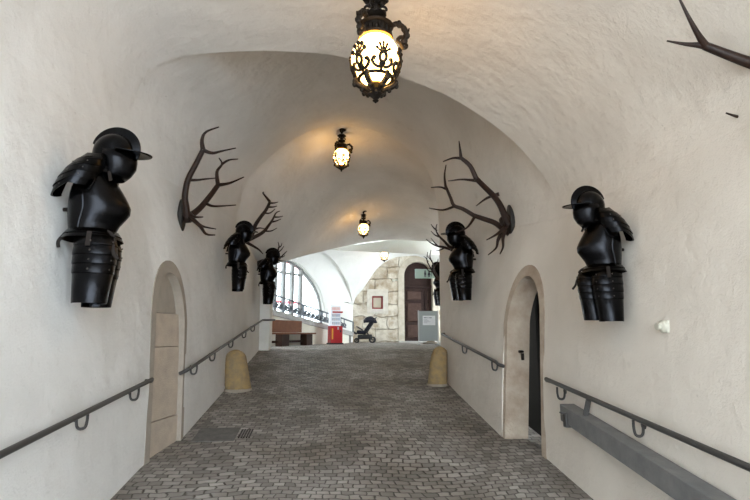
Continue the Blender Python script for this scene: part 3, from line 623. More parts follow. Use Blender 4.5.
# ------------------------------------------------------------------ suits of armour (local: +x out from the wall, z=0 top)
def shell(secs, p0=0, p1=2*PI, n=28, ridge=.0):
    full = abs(p1-p0-2*PI) < 1e-6; rows = []
    for c, a0, a1, rb, b0_ in secs:
        ca = (a0+a1)/2; ra = (a1-a0)/2; row = []
        for k in range(n if full else n+1):
            p = p0+(p1-p0)*k/n; x = _c(p); y = _s(p)
            rr = 1+ridge*max(0, x)**8
            row.append((ca+ra*x*rr, b0_+rb*math.copysign(abs(y)**.85, y), c))
        rows.append(row)
    return rows, full
def lames(secs, step=.007):
    """insert stepped overlaps between consecutive sections"""
    out = []
    for (c, a0, a1, rb, b), (c2, A0, A1, RB, B_) in zip(secs, secs[1:]):
        out.append((c, a0, a1, rb, b)); out.append((c2, A0-step, A1+step, RB+step, B_)); out.append((c2+.004, A0, A1, RB, B_))
    return out
def make_armor():
    r = empty('suit_of_armor', (0, 0, 0)); m = M['armour']
    # helmet, tilted forward
    hx, hz = .295, -.184; T = Matrix.Translation((hx, 0, hz)) @ Matrix.Rotation(.06, 4, 'Y')
    hm = MB(); rows = []
    for i in range(15):
        a = PI*i/14; z = .142*_c(a); rr = _s(a)
        row = []
        for k in range(24):
            p = 2*PI*k/24; x = _c(p)*rr*.135*(1+.10*max(0, -z/.142)*max(0, _c(p))); y = _s(p)*rr*.105
            row.append(tuple(T @ Vector((x, y, z*(1.12 if z < 0 else 1)))))
        rows.append(row)
    hm.grid(rows, True); he = hm.build('helmet', m, r)
    cm = MB()   # crest along the skull
    pr_ = []
    for a in frange(-.15, 2.75, 22):
        t = (a+.15)/2.9; h = .008+.048*math.sin(PI*min(1, .12+t*.8))
        ri = .128
        pr_.append((a, ri, .142+h))
    rows = []
    for a, ri, ro in pr_:
        q = [(ri, -.014), (ro-.004, -.005), (ro, 0), (ro-.004, .005), (ri, .014)]
        rows.append([tuple(T @ Vector((rr*_c(a), y, rr*_s(a)))) for rr, y in q])
    cm.grid(rows); cm.build('crest', m, he)
    pk = MB(); rows = []   # brow peak
    for k in frange(-1.25, 1.25, 14):
        x0 = .132*_c(k)*.98; y0 = .105*_s(k)*1.02; L_ = .115*max(0, _c(k*1.15))**1.2+.012
        rows.append([tuple(T @ Vector((x0+L_*s*_c(k*.5), y0+L_*s*_s(k*.5)*.6, .015-.010*s+.0*s))) for s in frange(0, 1, 4)])
    pk.grid(rows); pk.build('peak', m, he, solid=.007)
    ck = MB(); rows = []   # cheek and chin plate
    for i, (z, a0, a1, rb) in enumerate(((.0, -.10, .142, .110), (-.05, -.095, .150, .110), (-.10, -.075, .150, .102), (-.15, -.055, .125, .088), (-.185, -.04, .09, .075))):
        rows.append([tuple(T @ Vector(((a0+a1)/2+(a1-a0)/2*_c(p)*(1+.08*max(0, _c(p))**6), rb*_s(p), z))) for p in frange(-2.6, 2.6, 24)])
    ck.grid(rows); ck.build('cheek_plate', m, he, solid=.005)
    # gorget
    g = MB(); secs = lames([(-.25, .185, .345, .085, 0), (-.285, .18, .345, .092, 0), (-.315, .165, .338, .108, 0), (-.345, .135, .322, .13, 0)], .005)
    rows, full = shell(secs); g.grid(rows, full); g.build('gorget', m, r, solid=.004)
    # breast and back plates with arm openings
    tor = [(-.300, 0.165, 0.250, .095), (-.335, 0.135, 0.270, .132), (-.37, 0.110, 0.292, .155), (-.41, 0.088, 0.318, .163), (-.45, 0.072, 0.342, .167), (-.49, 0.062, 0.364, .168), (-.53, 0.058, 0.385, .168), (-.57, 0.056, 0.402, .166), (-.61, 0.056, 0.400, .163), (-.65, 0.060, 0.372, .158), (-.69, 0.066, 0.342, .154), (-.73, 0.072, 0.325, .151), (-.755, 0.066, 0.335, .156)]
    for nm, pc_, hwid in (('breastplate', 0, PI*.56), ('backplate', PI, PI*.47)):
        n = 26; rows, _f = shell([(*t, 0) for t in tor], pc_-hwid, pc_+hwid, n, .16 if pc_ == 0 else .05)
        b = MB(); base = 0; vs = [p for q in rows for p in q]; fs = []; w = n+1
        for i in range(len(rows)-1):
            cz = (tor[i][0]+tor[i+1][0])/2
            lim = 1.05 if cz > -.40 else 1.2 if cz > -.44 else 1.4 if cz > -.475 else 9
            for j in range(n):
                p = -hwid+2*hwid*(j+.5)/n
                if nm == 'breastplate' and abs(p) > lim: continue
                if nm == 'backplate' and abs(p) > (1.0 if cz > -.475 else 9): continue
                fs.append((i*w+j, i*w+j+1, (i+1)*w+j+1, (i+1)*w+j))
        b.add(vs, fs); bp_ = b.build(nm, m, r, solid=.006)
        if nm == 'breastplate':
            e_ = MB()   # rolled borders round the arm openings and at the waist
            for sy in (-1, 1):
                pth = []
                for t, lim in ((tor[1], 1.05), (tor[2], 1.06), (tor[3], 1.12), (tor[4], 1.28), (tor[5], 1.5), (tor[5], 1.74)):
                    c, a0, a1, rb = t; y = _s(sy*lim); pth.append(((a0+a1)/2+(a1-a0)/2*_c(lim), rb*math.copysign(abs(y)**.85, y), c))
                e_.tube(catmull(pth, 3), .007, 6)
                # engraved bands on the chest
                pth = [((t[1]+t[2])/2+(t[2]-t[1])/2*_c(.62-.03*i)*(1+.1*_c(.6)**8)+.004, sy*t[3]*_s(.62-.03*i)**.85*1.01, t[0]) for i, t in enumerate(tor[2:11])]
                e_.tube(catmull(pth, 2), .0035, 5)
            e_.build('rolled_edge', m, bp_)
    # fauld
    fd = MB(); secs = lames([(-.735, .07, .355, .160, 0), (-.765, .050, .372, .172, 0), (-.795, .035, .385, .182, 0)], .006)
    rows, full = shell(secs); fd.grid(rows, full); fd.build('fauld', m, r, solid=.005)
    # pauldrons
    for sy in (-1, 1):
        P = MB(); ctr = [(.245, -.225, .05), (.222, -.258, .088), (.198, -.300, .114), (.174, -.345, .126), (.150, -.388, .126), (.128, -.428, .114)]
        nl = len(ctr); out = []
        def prow(cx_, cz_, rad, ext):
            q = []
            for k in frange(-2.15, 2.15, 22):
                # k: 0 = away from the torso; elongated towards the back (negative x)
                x = _s(k)*rad*(.80 if k > 0 else 1.12); y = _c(k)*rad*.86
                drop = -.085*max(0, -_s(k))*ext-.015*max(0, _s(k))*ext
                q.append((cx_+x, sy*(.125+max(-.07, y)), cz_+drop-.02*max(0, y/rad)))
            return q
        rows = []
        for i in range(nl-1):
            a = ctr[i]; b = ctr[i+1]
            rows += [prow(a[0], a[1], a[2], i/5), prow(b[0], b[1]-.012, b[2]+.008, (i+1)/5), prow(b[0], b[1]-.006, b[2]-.001, (i+1)/5)]
        P.grid(rows)
        pa = P.build('pauldron', m, r, solid=.005)
        for i in range(1, nl-1):
            q = prow(ctr[i+1][0], ctr[i+1][1]+.008, ctr[i+1][2]+.007, (i+.8)/5)
            for k in (9, 13): MB().ball(q[k], .005, 6, 4).build('rivet', M['steel'], pa)
    # tassets
    for sy in (-1, 1):
        base = [(-.785, .150, .385, .092), (-.845, .150, .400, .096), (-.905, .148, .402, .097), (-.965, .150, .396, .096), (-1.025, .155, .388, .094), (-1.215, .170, .358, .086)]
        if sy > 0: base = [(c-.006*i/2, a0-.04, a1-.045, rb) for i, (c, a0, a1, rb) in enumerate(base)]
        secs = lames([(c, a0, a1, rb, sy*.088) for c, a0, a1, rb in base], .005)
        rows, full = shell(secs, sy*.75-2.25, sy*.75+2.25, 24)
        tm = MB(); tm.grid(rows, full); ts = tm.build('tasset', m, r, solid=.005)
        for c, a0, a1, rb in base[1:5]:
            for p in (sy*.35, sy*1.5):
                MB().ball(((a0+a1)/2+((a1-a0)/2+.005)*_c(p), sy*.088+(rb+.005)*math.copysign(abs(_s(p))**.85, _s(p)), c+.02), .006, 6, 4).build('rivet', M['steel'], ts)
        sp = MB(); sp.bar((.27, sy*.178, -.765), (.27, sy*.190, -.86), .03, .012, (0, 1, 0)); sp.build('buckle_strap', M['leather'], r)
    # loose strap ends
    for pts in ([(0.305, -.08, -.30), (0.320, -.09, -.36), (0.335, -.10, -.405)], [(0.335, -.09, -.745), (0.370, -.10, -.765), (0.390, -.10, -.79)], [(.38, -.11, -.80), (.40, -.13, -.86), (.41, -.14, -.90), (.44, -.14, -.935)], [(0.080, -.10, -.77), (0.050, -.11, -.82), (0.050, -.10, -.86)]):
        MB().tube(catmull(pts, 3), .011, 6, .4).build('loose_strap', M['leather'], r, 'brown leather strap end')
    # iron wall hook carrying the suit
    MB().tube([(0.005, 0, -.585), (.09, 0, -.585)], .014, 8).build('wall_hook', M['iron'], r)
    return r
arm = make_armor()
GA = 'suits of armour along the passage'
def place_armor(o, side, px, ptop, pbot, X, label, rz=0, wallx=None, sc=None):
    # X: world x of the body axis
    d = ray(px, (ptop+pbot)/2); k = X/d.x; Y = d.y*k
    zt = at(px, ptop, Y).z; zb = at(px, pbot, Y).z; s = sc or (zt-zb)/1.235
    wxx = wallx if wallx is not None else wx(side, Y, (zt+zb)/2)
    if wallx is None and Y > 6: wxx -= side*.05
    o.location = (wxx, Y, zt); o.rotation_euler = (0, 0, (0 if side < 0 else PI)+rz); o.scale = (s, s, s)
    return tag(o, label, 'suit of armour', GA)
A2, A3, A4, A5, A6 = [copy_tree(arm) for _ in range(5)]
place_armor(arm, -1, 97, 128, 307, -1.70, 'large black half armour nearest on the left wall, peaked helmet bowed to the right')
place_armor(A2, -1, 238, 221, 291, -1.52, 'black armour on the left wall between the stone doorway and the second antlers')
place_armor(A3, -1, 267, 248, 304, -1.47, 'last black armour on the left wall, beside the big arched window')
place_armor(A4, 1, 598, 187, 322, 2.19, 'black half armour on the right wall above the handrail, peaked helmet facing left')
place_armor(A5, 1, 450, 222, 301, 1.77, 'black armour on the right wall hanging beside and left of the wide antlers')
place_armor(A6, 1, 434, 262, 306, 2.98, 'small dark armour farthest on the right, in front of the brown arched door', wallx=None if False else 3.40)
# ------------------------------------------------------------------ antlers
GT = 'deer antlers on the passage walls'
def trunk(mb, pts, Y, r0, r1, dy0=0, dy1=0, r_sc=1.0):
    n = len(pts); q = []
    for i, (px, py) in enumerate(pts):
        t = i/(n-1); p = at(px, py, Y+lerp(dy0, dy1, t)); q.append((p.x, p.y, p.z, lerp(r0, r1, t**.9)*r_sc))
    mb.tube(catmull(q, 5), n=9)
def antlers(name, label, basepx, Yb, specs, side, plate, rs=1.0):
    rs *= 1.25
    if basepx[0] in (180, 512): Y1 = onwall(side, *basepx, 0).y; specs = [(Y+Y1-Yb, q) for Y, q in specs]; Yb = Y1
    b = at(*basepx, Yb); w = wx(side, Yb, b.z) if side < 0 or Yb < 9.4 else 2.39+(Yb-9.42)/8.18*1.91
    root = empty(name, (w, Yb, b.z), label, 'antlers', GT)
    pm = MB(); hz_, hy = plate
    out = [(hy*_s(a)*(1-.15*_c(2*a)), hz_*_c(a)*(1+.12*_c(a))) for a in frange(0, 2*PI, 18)[:-1]]
    pm.prism(out, lambda u, v, n: (w-side*n, Yb+u, b.z+v), -.01, .05); pm.rel(root.location).build('plaque', M['plaque'], root, bevel=.012)
    sk = MB(); a = Vector((w-side*.04, Yb, b.z)); sk.tube([(a.x, a.y, a.z+.02, .06*rs), (a.x-side*.06, a.y, a.z, .065*rs), (a.x-side*.11, a.y, a.z-.02, .045*rs)], n=10); sk.rel(root.location).build('skull_stump', M['antler'], root)
    for Y, branches in specs:
        mb = MB()
        for pts, r0, r1, d0, d1 in branches: trunk(mb, pts, Y, r0, r1, d0, d1, rs)
        mb.rel(root.location).build('antler', M['antler'], root, ang=60)
    return root
# left, above the blocked doorway
L1 = antlers('mounted_antlers', 'large brown antlers with forked tines above the blocked doorway, left wall', (180, 217), 5.95, [
  (5.9, [([(187,217),(186,206),(185,196),(188,180),(196,164),(203,150)], .036, .025, 0, -.25), ([(203,150),(202,140),(206,132),(219,127)], .025, .006, -.25, -.3), ([(203,150),(212,153),(222,151),(236,148)], .022, .005, -.25, -.15),
         ([(187,180),(197,180),(206,179),(217,178)], .018, .005, -.12, -.02), ([(188,214),(195,217),(203,217)], .018, .006, 0, -.1), ([(189,216),(200,226),(206,234),(215,235)], .026, .006, 0, -.15)]),
  (5.95, [([(189,217),(200,208),(210,196),(218,185)], .034, .026, 0, .3), ([(218,185),(217,172),(222,164),(219,158)], .024, .006, .3, .35), ([(222,164),(229,160),(238,159)], .016, .005, .33, .25), ([(218,185),(230,183),(244,177)], .022, .005, .3, .2),
         ([(205,203),(212,206),(222,206),(236,205)], .018, .005, .15, .05), ([(193,219),(202,226),(216,229)], .022, .005, 0, .15)])], -1, (.21, .09))
# left, second
L2 = antlers('mounted_antlers', 'brown antlers rising behind the second armour on the left wall', (243, 240), 9.7, [
  (9.55, [([(245,241),(251,237),(255,226),(260,218),(266,210),(270,202)], .038, .022, 0, -.3), ([(270,202),(266,197),(263,193),(264,192)], .022, .006, -.3, -.3), ([(269,203),(274,203),(278,202)], .018, .005, -.3, -.2), ([(268,207),(273,207),(277,206)], .018, .005, -.25, -.2), ([(255,229),(260,228),(266,229)], .016, .005, -.1, 0), ([(264,213),(270,213),(275,209)], .016, .005, -.2, -.1)]),
  (9.7, [([(246,241),(262,233),(269,225),(273,219),(276,213),(280,211)], .034, .006, 0, .35), ([(271,222),(276,221),(281,219)], .018, .005, .2, .2), ([(274,217),(279,217),(283,216)], .016, .005, .25, .3), ([(264,231),(271,231),(277,228)], .016, .005, .1, .1), ([(246,242),(258,249),(263,254)], .026, .006, 0, .1)])], -1, (.20, .08), 1.0)
# left, third : partly behind the third armour
L3 = antlers('mounted_antlers', 'small antlers at the end of the left wall in front of the big window', (259, 262), 12.05, [
  (11.9, [([(262,263),(274,258),(277,252),(279,247),(278,242)], .034, .006, 0, -.3), ([(276,254),(281,250),(284,246)], .018, .005, -.1, -.1), ([(278,248),(281,246),(282,243)], .016, .005, -.2, -.2)]),
  (12.0, [([(262,264),(276,261),(280,258),(284,254),(287,251)], .032, .006, 0, .2), ([(277,260),(282,261),(286,261)], .016, .005, 0, .1), ([(280,257),(283,257),(285,255)], .014, .005, .1, .1), ([(263,265),(275,268),(279,269)], .022, .006, 0, 0)])], -1, (.16, .07), .95)
# right, the wide pair
R1 = antlers('mounted_antlers', 'wide brown antlers on the right wall above the open stone doorway', (512, 221), 5.78, [
  (5.7, [([(508,225),(501,207),(494,196.5),(485,187.5),(476,178.5)], .036, .026, 0, -.3), ([(476,178.5),(470,166),(461,158)], .026, .019, -.3, -.35), ([(461,158),(460,149),(459,141)], .018, .005, -.35, -.4), ([(462,158.5),(453,158),(443,161.6)], .017, .005, -.35, -.3),
         ([(479,181),(470,180),(461,179.5),(448,181)], .019, .005, -.28, -.15), ([(499,194),(487,198),(476,206)], .022, .005, -.15, .0), ([(507,226),(497,234),(486.5,240)], .024, .005, 0, -.12), ([(505,229),(503,238),(503,247),(500,254)], .024, .006, 0, -.1)]),
  (5.85, [([(510,234),(503,229),(495,223),(484,219),(474,215.6)], .034, .026, 0, .3), ([(474,215.6),(463,209),(454,205.5),(450.6,198),(445.5,186)], .025, .016, .3, .45), ([(445.5,186),(444.5,175),(446,165)], .016, .005, .45, .5), ([(446,189),(440,187),(431,187.5)], .015, .005, .45, .35), ([(455,206),(443,210),(429,208)], .017, .005, .4, .3),
         ([(475,216),(470,224),(465,229),(457,232)], .018, .005, .3, .2), ([(502,232),(498,240),(496,248),(488,255)], .025, .005, 0, .15), ([(509,233),(512,236),(514,237)], .022, .014, 0, .05)])], 1, (.20, .085))
# right, nearest the camera: only the tips reach into the frame
R0 = antlers('mounted_antlers', 'antler tips reaching in at the top right corner of the picture', (905, 95), 2.15, [
  (2.45, [([(895,100),(830,92),(780,72),(750,63),(728,55),(705,46)], .036, .021, 0, .1), ([(706,46.5),(699,36),(690,20),(679,-2)], .020, .005, .1, .0), ([(706,46),(696,45),(684,44),(667,41)], .019, .004, .1, .12), ([(770,68),(772,45),(765,20)], .018, .005, .02, .0)]),
  (2.6, [([(895,104),(825,118),(785,121),(760,117)], .034, .018, 0, .1), ([(760,117),(748,117.5),(737,116.5),(726,113)], .017, .004, .1, .12), ([(800,120),(790,135),(775,140)], .018, .005, .04, .1)])], 1, (.20, .085), .95)
# right, behind the second armour, and the farthest
R2 = antlers('mounted_antlers', 'antlers whose tines show left of the second armour on the right wall', (456, 248), 8.3, [
  (8.1, [([(455,247),(450,247),(444,241),(439,236),(436,230),(437,224)], .034, .006, 0, -.1), ([(440,237),(435,235),(431,231)], .018, .005, -.1, -.1), ([(437,231),(433,227),(431,224)], .016, .005, -.1, -.1)]),
  (8.3, [([(455,249),(450,249),(443,247),(437,246),(431,243),(426,239)], .034, .006, 0, .1), ([(438,246),(434,242),(431,238)], .016, .005, .1, .1), ([(444,248),(440,250),(436,251)], .016, .005, .1, .1)])], 1, (.16, .07), .8)
R3 = antlers('mounted_antlers', 'farthest antlers at the right corner, curving up in front of the green sign', (447, 276), 13.6, [
  (13.4, [([(447,280),(441,280),(436.8,278),(433.5,273),(429,265),(427,260),(427.6,252)], .036, .008, 0, -.2), ([(428,262),(426,258),(423.6,256.5)], .018, .006, -.1, -.1), ([(433,272),(429,271),(426,268)], .018, .006, 0, 0)]),
  (13.7, [([(447,281),(440,279),(435,272),(433,264),(430,257),(431,250)], .034, .008, 0, .1), ([(434,268),(437,263),(438,259)], .016, .006, .1, .1), ([(432,261),(429,258),(428,256)], .014, .006, .1, .1)])], 1, (.16, .07), .9)
# ------------------------------------------------------------------ lanterns (unit: globe radius = 1, z=0 at the globe centre)
def make_lantern():
    r = empty('hanging_lantern', (0, 0, 0)); m = M['iron']
    MB().ball((0, 0, 0), (1, 1, 1.08), 32, 20).build('glass_globe', M['globe'], r, 'glowing opal glass globe')
    MB().lathe([(0, 3.55), (.62, 3.55), (.66, 3.48), (.5, 3.40), (.30, 3.34), (.16, 3.2), (.14, 3.05), (0, 3.0)]).build('ceiling_rose', m, r)
    sm_ = MB(); sm_.lathe([(.12, 3.2), (.12, 3.0), (.42, 2.86), (.52, 2.74), (.40, 2.60), (.14, 2.5), (.13, 2.25), (.34, 2.15), (.46, 2.05), (.36, 1.94), (.16, 1.9), (.2, 1.72), (.3, 1.62)], n=18)
    for k in range(6):
        a = k*PI/3; sm_.ball((.44*_c(a), .44*_s(a), 2.74), .12, 6, 5); sm_.ball((.38*_c(a+.5), .38*_s(a+.5), 2.06), .11, 6, 5)
        sm_.tube(catmull([(.2*_c(a), .2*_s(a), 2.5, .07), (.42*_c(a), .42*_s(a), 2.42, .06), (.46*_c(a), .46*_s(a), 2.28, .05), (.34*_c(a), .34*_s(a), 2.26, .03)], 3), n=5)
    sm_.build('stem', m, r)
    co = MB(); co.lathe([(.30, 1.62), (.66, 1.58), (.76, 1.50), (.72, 1.44), (.62, 1.40), (.60, 1.12), (.64, 1.06), (.72, 1.02), (.66, .93), (.50, .92)], n=28)
    for k in range(16):
        a = 2*PI*k/16; co.ball((.61*_c(a), .61*_s(a), 1.24), (.09, .09, .16), 5, 4)
    col = co.build('collar', m, r)
    bn = MB(); bn.lathe([(.60, .90), (.70, .94), (.72, .88), (.56, .84)], n=28); bn.build('collar_band', M['brass'], col, 'thin brass band')
    for k in range(3):
        a = 2*PI*k/3-.12; X = lambda rr, z, t=.07, o=0: (rr*_c(a)-o*_s(a), rr*_s(a)+o*_c(a), z, t)
        s = MB(); s.tube(catmull([X(.62, 1.50, .10), X(.86, 1.62, .11), X(1.12, 1.50, .11), X(1.26, 1.22, .11), X(1.20, .92, .11), X(1.08, .72, .10), X(1.16, .54, .10), X(1.28, .58, .08), X(1.27, .70, .06)], 4), n=7)
        s.tube(catmull([X(1.22, 1.0, .08), X(1.02, 1.0, .09), X(.92, .86, .09), X(1.0, .74, .06)], 4), n=6)
        for rr, z in ((1.2, 1.36), (1.3, 1.08), (1.2, .84), (.98, 1.6)): s.ball(X(rr, z)[:3], (.14, .14, .17), 6, 5)
        s.tube(catmull([X(1.26, 1.2, .08), X(1.36, 1.28, .06), X(1.40, 1.40, .03)], 3), n=5)
        s.build('scroll_arm', m, r)
    # ornament wrapped on the globe : cartouches joined by swags, on a ring below
    def G(th, ph, off=.05): return ((1+off)*_c(ph)*_c(th), (1+off)*_c(ph)*_s(th), 1.08*(1+off)*_s(ph))
    rg = MB(); rg.tube([G(2*PI*k/36, -.86, .04) for k in range(37)], .075, 6); rg.build('lower_ring', m, r)
    for k in range(6):
        th = 2*PI*k/6-PI/2+.22; o = MB(); big = k % 2 == 0
        o.tube([G(th+.14*_c(t), -.36+.17*_s(t)) for t in frange(0, 2*PI, 14)], .075, 5)      # oval cartouche
        for q in frange(-1.1, 1.1, 4):
            L_ = .26 if big else .36
            o.tube([G(th+.11*_s(q), -.22+.11*_c(q)), G(th+(.11+L_*.6)*_s(q), -.22+(.11+L_)*_c(q))], .05, 5)
            o.ball(G(th+(.13+L_*.6)*_s(q), -.22+(.13+L_)*_c(q)), .065 if big else .10, 6, 5)
        o.tube(catmull([(*G(th-.13, -.55), .07), (*G(th, -.62), .10), (*G(th+.13, -.55), .07)], 4), n=6)
        o.tube([G(th, -.52), G(th, -.86)], .07, 5)
        for s_ in (-1, 1):
            o.tube(catmull([(*G(th+s_*.10, -.70), .07), (*G(th+s_*.30, -.66), .07), (*G(th+s_*.44, -.52), .075), (*G(th+s_*.40, -.38), .07), (*G(th+s_*.30, -.42), .09)], 4), n=5)
        o.build('leaf_ornament', m, r)
    for k in range(6):
        a = 2*PI*k/6; X = lambda rr, z, t=.06: (rr*_c(a), rr*_s(a), z, t)
        d = MB(); d.tube(catmull([X(.80, -.86, .09), X(.84, -1.02, .11), X(.66, -1.18, .12), X(.42, -1.28, .11), X(.22, -1.42, .08)], 4), n=6)
        d.ball(X(.86, -1.12)[:3], (.10, .10, .13), 6, 5); d.ball(X(.56, -1.32)[:3], (.10, .10, .12), 6, 5)
        d.build('under_leaf', m, r)
    MB().lathe([(.30, -1.06), (.34, -1.14), (.20, -1.26), (.1, -1.32)], n=18).build('drip_cup', M['brass'], r, 'brass drip cup')
    fn_ = MB(); fn_.lathe([(.14, -1.25), (.2, -1.34), (.14, -1.46), (.30, -1.54), (.16, -1.66), (.08, -1.74), (.13, -1.80), (.0, -1.92)], n=14)
    for k in range(4):
        a = k*PI/2; fn_.ball((.25*_c(a), .25*_s(a), -1.53), .09, 6, 5)
    fn_.build('finial', m, r)
    return r
GL = 'iron globe lanterns along the vault'
lan = make_lantern(); lans = [lan]+[copy_tree(lan) for _ in range(3)]
for o, (px, py, Y, R, lab) in zip(lans, [(375.6, 60, 3.75, .197, 'largest lit lantern with black iron scrollwork, at the top edge of the photo'), (341.5, 157, 9.95, .168, 'second lantern from the front, hanging below the dark vault edge'), (363.5, 229, 14.0, .150, 'small lantern third in line, hanging before the far vault arch'), (384.3, 255.5, 19.0, .140, 'farthest lantern, hanging in the bright hall above the stone wall')]):
    o.location = at(px, py, Y); o.scale = (R, R, R); tag(o, lab, 'lantern', GL)
# ------------------------------------------------------------------ handrails
GH = 'steel handrails along the walls'
def handrail(label, side, pts, brk, hooks=True):
    b = pts[0]; o = empty('handrail', b, label, 'handrail', GH)
    MB().tube(pts, .021, 10).rel(b).build('rail_bar', M['rail'], o)
    for q in brk:
        q = Vector(q); w = wx(side, q.y, q.z-.09); m_ = MB(); inw = w-q.x
        m_.tube(catmull([(q.x, q.y, q.z-.01), (q.x, q.y, q.z-.07), (q.x+inw*.15, q.y, q.z-.115), (q.x+inw*.6, q.y, q.z-.125), (q.x+inw*.86, q.y, q.z-.10), (q.x+inw*.93, q.y, q.z-.03)], 4), .011, 6)
        m_.tube([(q.x+inw*.92, q.y, q.z-.05), (q.x+inw*1.02, q.y, q.z-.05)], .03, 8)
        m_.rel(b).build('bracket', M['rail'], o)
    return o
RO = .085
def railpts(side, a, b, ext=None, n=2):
    A_, B_ = onwall(side, *a, RO), onwall(side, *b, RO); return A_, B_
a, b = railpts(-1, (2, 454), (152, 379.5)); k = (b-a)/(b.y-a.y); a0 = a-k*1.2
brL = [onwall(-1, 88, 411, RO), onwall(-1, 139, 386, RO)]
handrail('dark handrail on the near left wall, ending at the blocked stone doorway', -1, [a0, b, b+k*.05+Vector((-.02, 0, -.02)), b+k*.06+Vector((-.10, 0, -.03))], brL)
a, b = railpts(-1, (189, 369), (258, 323)); k = (b-a)/(b.y-a.y)
def onl(y): return a+k*(y-a.y)
pz = onl(12.33)
handrail('dark handrail on the far left wall, past the ochre guard stone', -1, [a+Vector((-.10, 0, -.05)), a+Vector((-.03, -.02, -.02)), a, pz, pz+Vector((.06, .03, -.0)), pz+Vector((.30, .03, 0))], [onl(y) for y in (a.y+.35, a.y+1.3, a.y+2.6, a.y+3.9, a.y+5.0)])
a, b = railpts(1, (748, 467), (546, 379)); k = (b-a)/(b.y-a.y); a0 = a-k*1.0
handrail('dark handrail on the near right wall, above the grey timber beam', 1, [a0, b, b+k*.05+Vector((.03, 0, -.02)), b+k*.06+Vector((.10, 0, -.04))], [onwall(1, 557, 386, RO), onwall(1, 633, 418.5, RO)])
def onr(y): return a+k*(y-a.y)
yv = onwall(1, 587, 398, RO).y; qv = onr(yv)
a2, b2 = railpts(1, (496, 362), (442, 334)); k2_ = (b2-a2)/(b2.y-a2.y)
handrail('short dark handrail on the far right wall, between the doorway and the corner', 1, [a2+Vector((.09, -.02, -.05)), a2+Vector((.02, -.03, -.03)), a2, b2, b2+Vector((.05, .03, 0))], [a2+k2_*.15, a2+k2_*1.5])
# grey beam
e1 = onwall(1, 560, 412, .16); e2 = onwall(1, 628, 457, .16); kb_ = (e2-e1)/(e2.y-e1.y); e3 = e1+kb_*(-(e1.y-1.2))
bm_ = empty('timber_beam', e1, 'grey square timber beam on the right wall, below the near handrail', 'beam')
hb = .075; up = Vector((0, 0, hb)); inn_ = Vector((.14, 0, 0))
bmesh_ = MB().hexa([e3-up, e3-up+inn_, e1-up+inn_, e1-up, e3+up, e3+up+inn_, e1+up+inn_, e1+up]); bmesh_.rel(e1).build('beam_body', M['beam'], bm_, bevel=.006)
cp = e1+kb_*(-.12); cl_ = MB(); cl_.bar(cp+Vector((-.012, 0, -.095)), cp+Vector((-.012, 0, .03)), .05, .014, (1, 0, 0)); cl_.bar(cp+Vector((-.015, 0, .025)), cp+Vector((-.05, 0, .03)), .05, .012)
cl_.bar(cp+Vector((-.012, 0, -.09)), cp+Vector((.16, 0, -.09)), .05, .014); cl_.rel(e1).build('bracket', M['rail'], bm_)
vb_ = Vector((e1.x+.06, yv, (e1+kb_*(yv-e1.y)).z+.07)); MB().bar(vb_, Vector((qv.x+.02, yv, qv.z)), .045, .012, (0, 1, 0)).rel(e1).build('hanger_strap', M['rail'], bm_)
# ------------------------------------------------------------------ guard stones, fixture, drain cover
def guard(label, px, py, side, wpx, hpx):
    Y = None
    for i in range(4000):
        y = 4+i*.002; p = at(px, py, y)
        if p.z <= fz(y): Y = y; break
    Y = Y+.10
    p = at(px, py, Y); s = Y/500; w = wpx*s/2; h = hpx*s
    o = empty('guard_stone', (p.x, Y, fz(Y)), label, 'guard stone', 'guard stones at the foot of the walls')
    rows = []
    for i, (t, k, lean) in enumerate(((-.06, 1.0, 0), (.0, 1.0, 0), (.12, 1.0, .01), (.3, .97, .02), (.5, .93, .035), (.68, .88, .05), (.80, .83, .06), (.815, .78, .06), (.83, .80, .06), (.9, .70, .06), (.96, .48, .06), (1.0, .18, .06), (1.003, .02, .06))):
        rows.append([(side*lean+w*k*_c(a)*(1+.03*math.sin(3*a+i)), w*.95*k*_s(a), t*h) for a in frange(0, 2*PI, 22)[:-1]])
    MB().grid(rows, True).build('stone_post', M['ochre'], o)
    ft = MB(); ft.lathe([(w*1.1, -.06), (w*1.1, .008), (w*1.04, .018), (w*.9, .018)], n=22); ft.build('footing', M['jamb'], o)
    return o
guard('rounded ochre guard stone against the left wall below the far handrail', 238, 391, -1, 24, 37)
guard('rounded ochre guard stone against the right wall near the corner', 437, 386, 1, 19, 37)
q = onwall(1, 665, 326.5, 0)
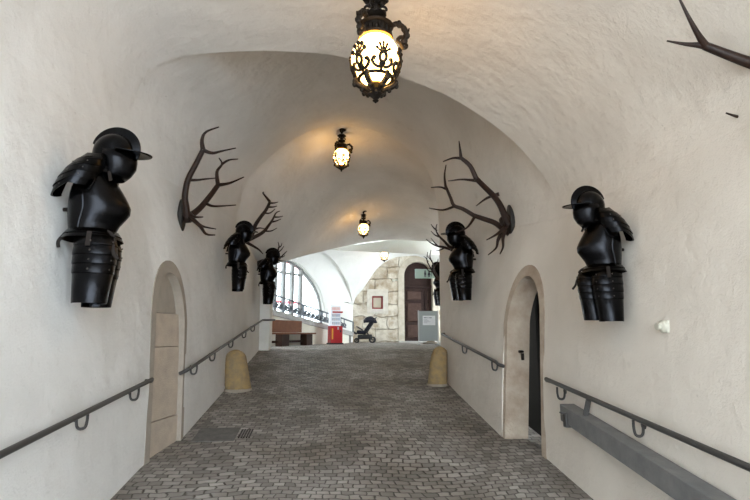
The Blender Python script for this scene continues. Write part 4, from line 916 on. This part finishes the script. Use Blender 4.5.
fx = empty('wall_fixture', q, 'small cream knob on the right wall below the near armour', 'wall fixture')
MB().box((-.012, -.045, -.045), (.02, .045, .045)).build('mounting_plate', M['white'], fx, bevel=.01)
kn = MB(); kn.v = []; kn.lathe([(.045, 0), (.04, .02), (.022, .032), (.026, .055), (.0, .06)], n=14); kn.v = [(-z-.008, y, x) for x, y, z in kn.v]; kn.build('knob', M['white'], fx)
def onfl(px, py):
    y = 3.
    while y < 20:
        p = at(px, py, y)
        if p.z <= fz(y): return p
        y += .004
c4 = [onfl(200, 442), onfl(233, 442), onfl(240, 428), onfl(212, 428)]
cc = sum(c4, Vector())/4
dr = empty('drain_cover', cc, 'flat rectangular stone cover set in the cobbles beside the left wall', 'drain cover')
x0_, x1_, y0_, y1_ = -1.55, c4[1].x, c4[0].y, c4[2].y
def fb(mb, xa, xb, ya, yb, t): return mb.hexa([(xa, ya, fz(ya)-.02), (xb, ya, fz(ya)-.02), (xb, yb, fz(yb)-.02), (xa, yb, fz(yb)-.02), (xa, ya, fz(ya)+t), (xb, ya, fz(ya)+t), (xb, yb, fz(yb)+t), (xa, yb, fz(yb)+t)])
fb(MB(), x0_, x1_, y0_, y1_, .006).rel(cc).build('slab', M['slab'], dr)
gr = MB()
for i in range(5): fb(gr, x1_+.03+i*.03, x1_+.045+i*.03, y0_+.1, y0_+.4, .01)
gr.rel(cc).build('grate', M['iron'], dr)
# ------------------------------------------------------------------ light
w = bpy.data.worlds.new('sky'); bpy.context.scene.world = w; w.use_nodes = True
bg = w.node_tree.nodes['Background']; bg.inputs['Color'].default_value = (.80, .91, 1.0, 1); bg.inputs['Strength'].default_value = 4.5
sc_ = bpy.context.scene
sc_.view_settings.view_transform = 'Standard'; sc_.view_settings.look = 'None'; sc_.view_settings.exposure = 1.33; sc_.view_settings.gamma = 1
sc_.view_settings.use_curve_mapping = False
sc_.cycles.use_denoising = True
sc_.cycles.max_bounces = 14; sc_.cycles.diffuse_bounces = 8
sc_.cycles.sample_clamp_indirect = 6
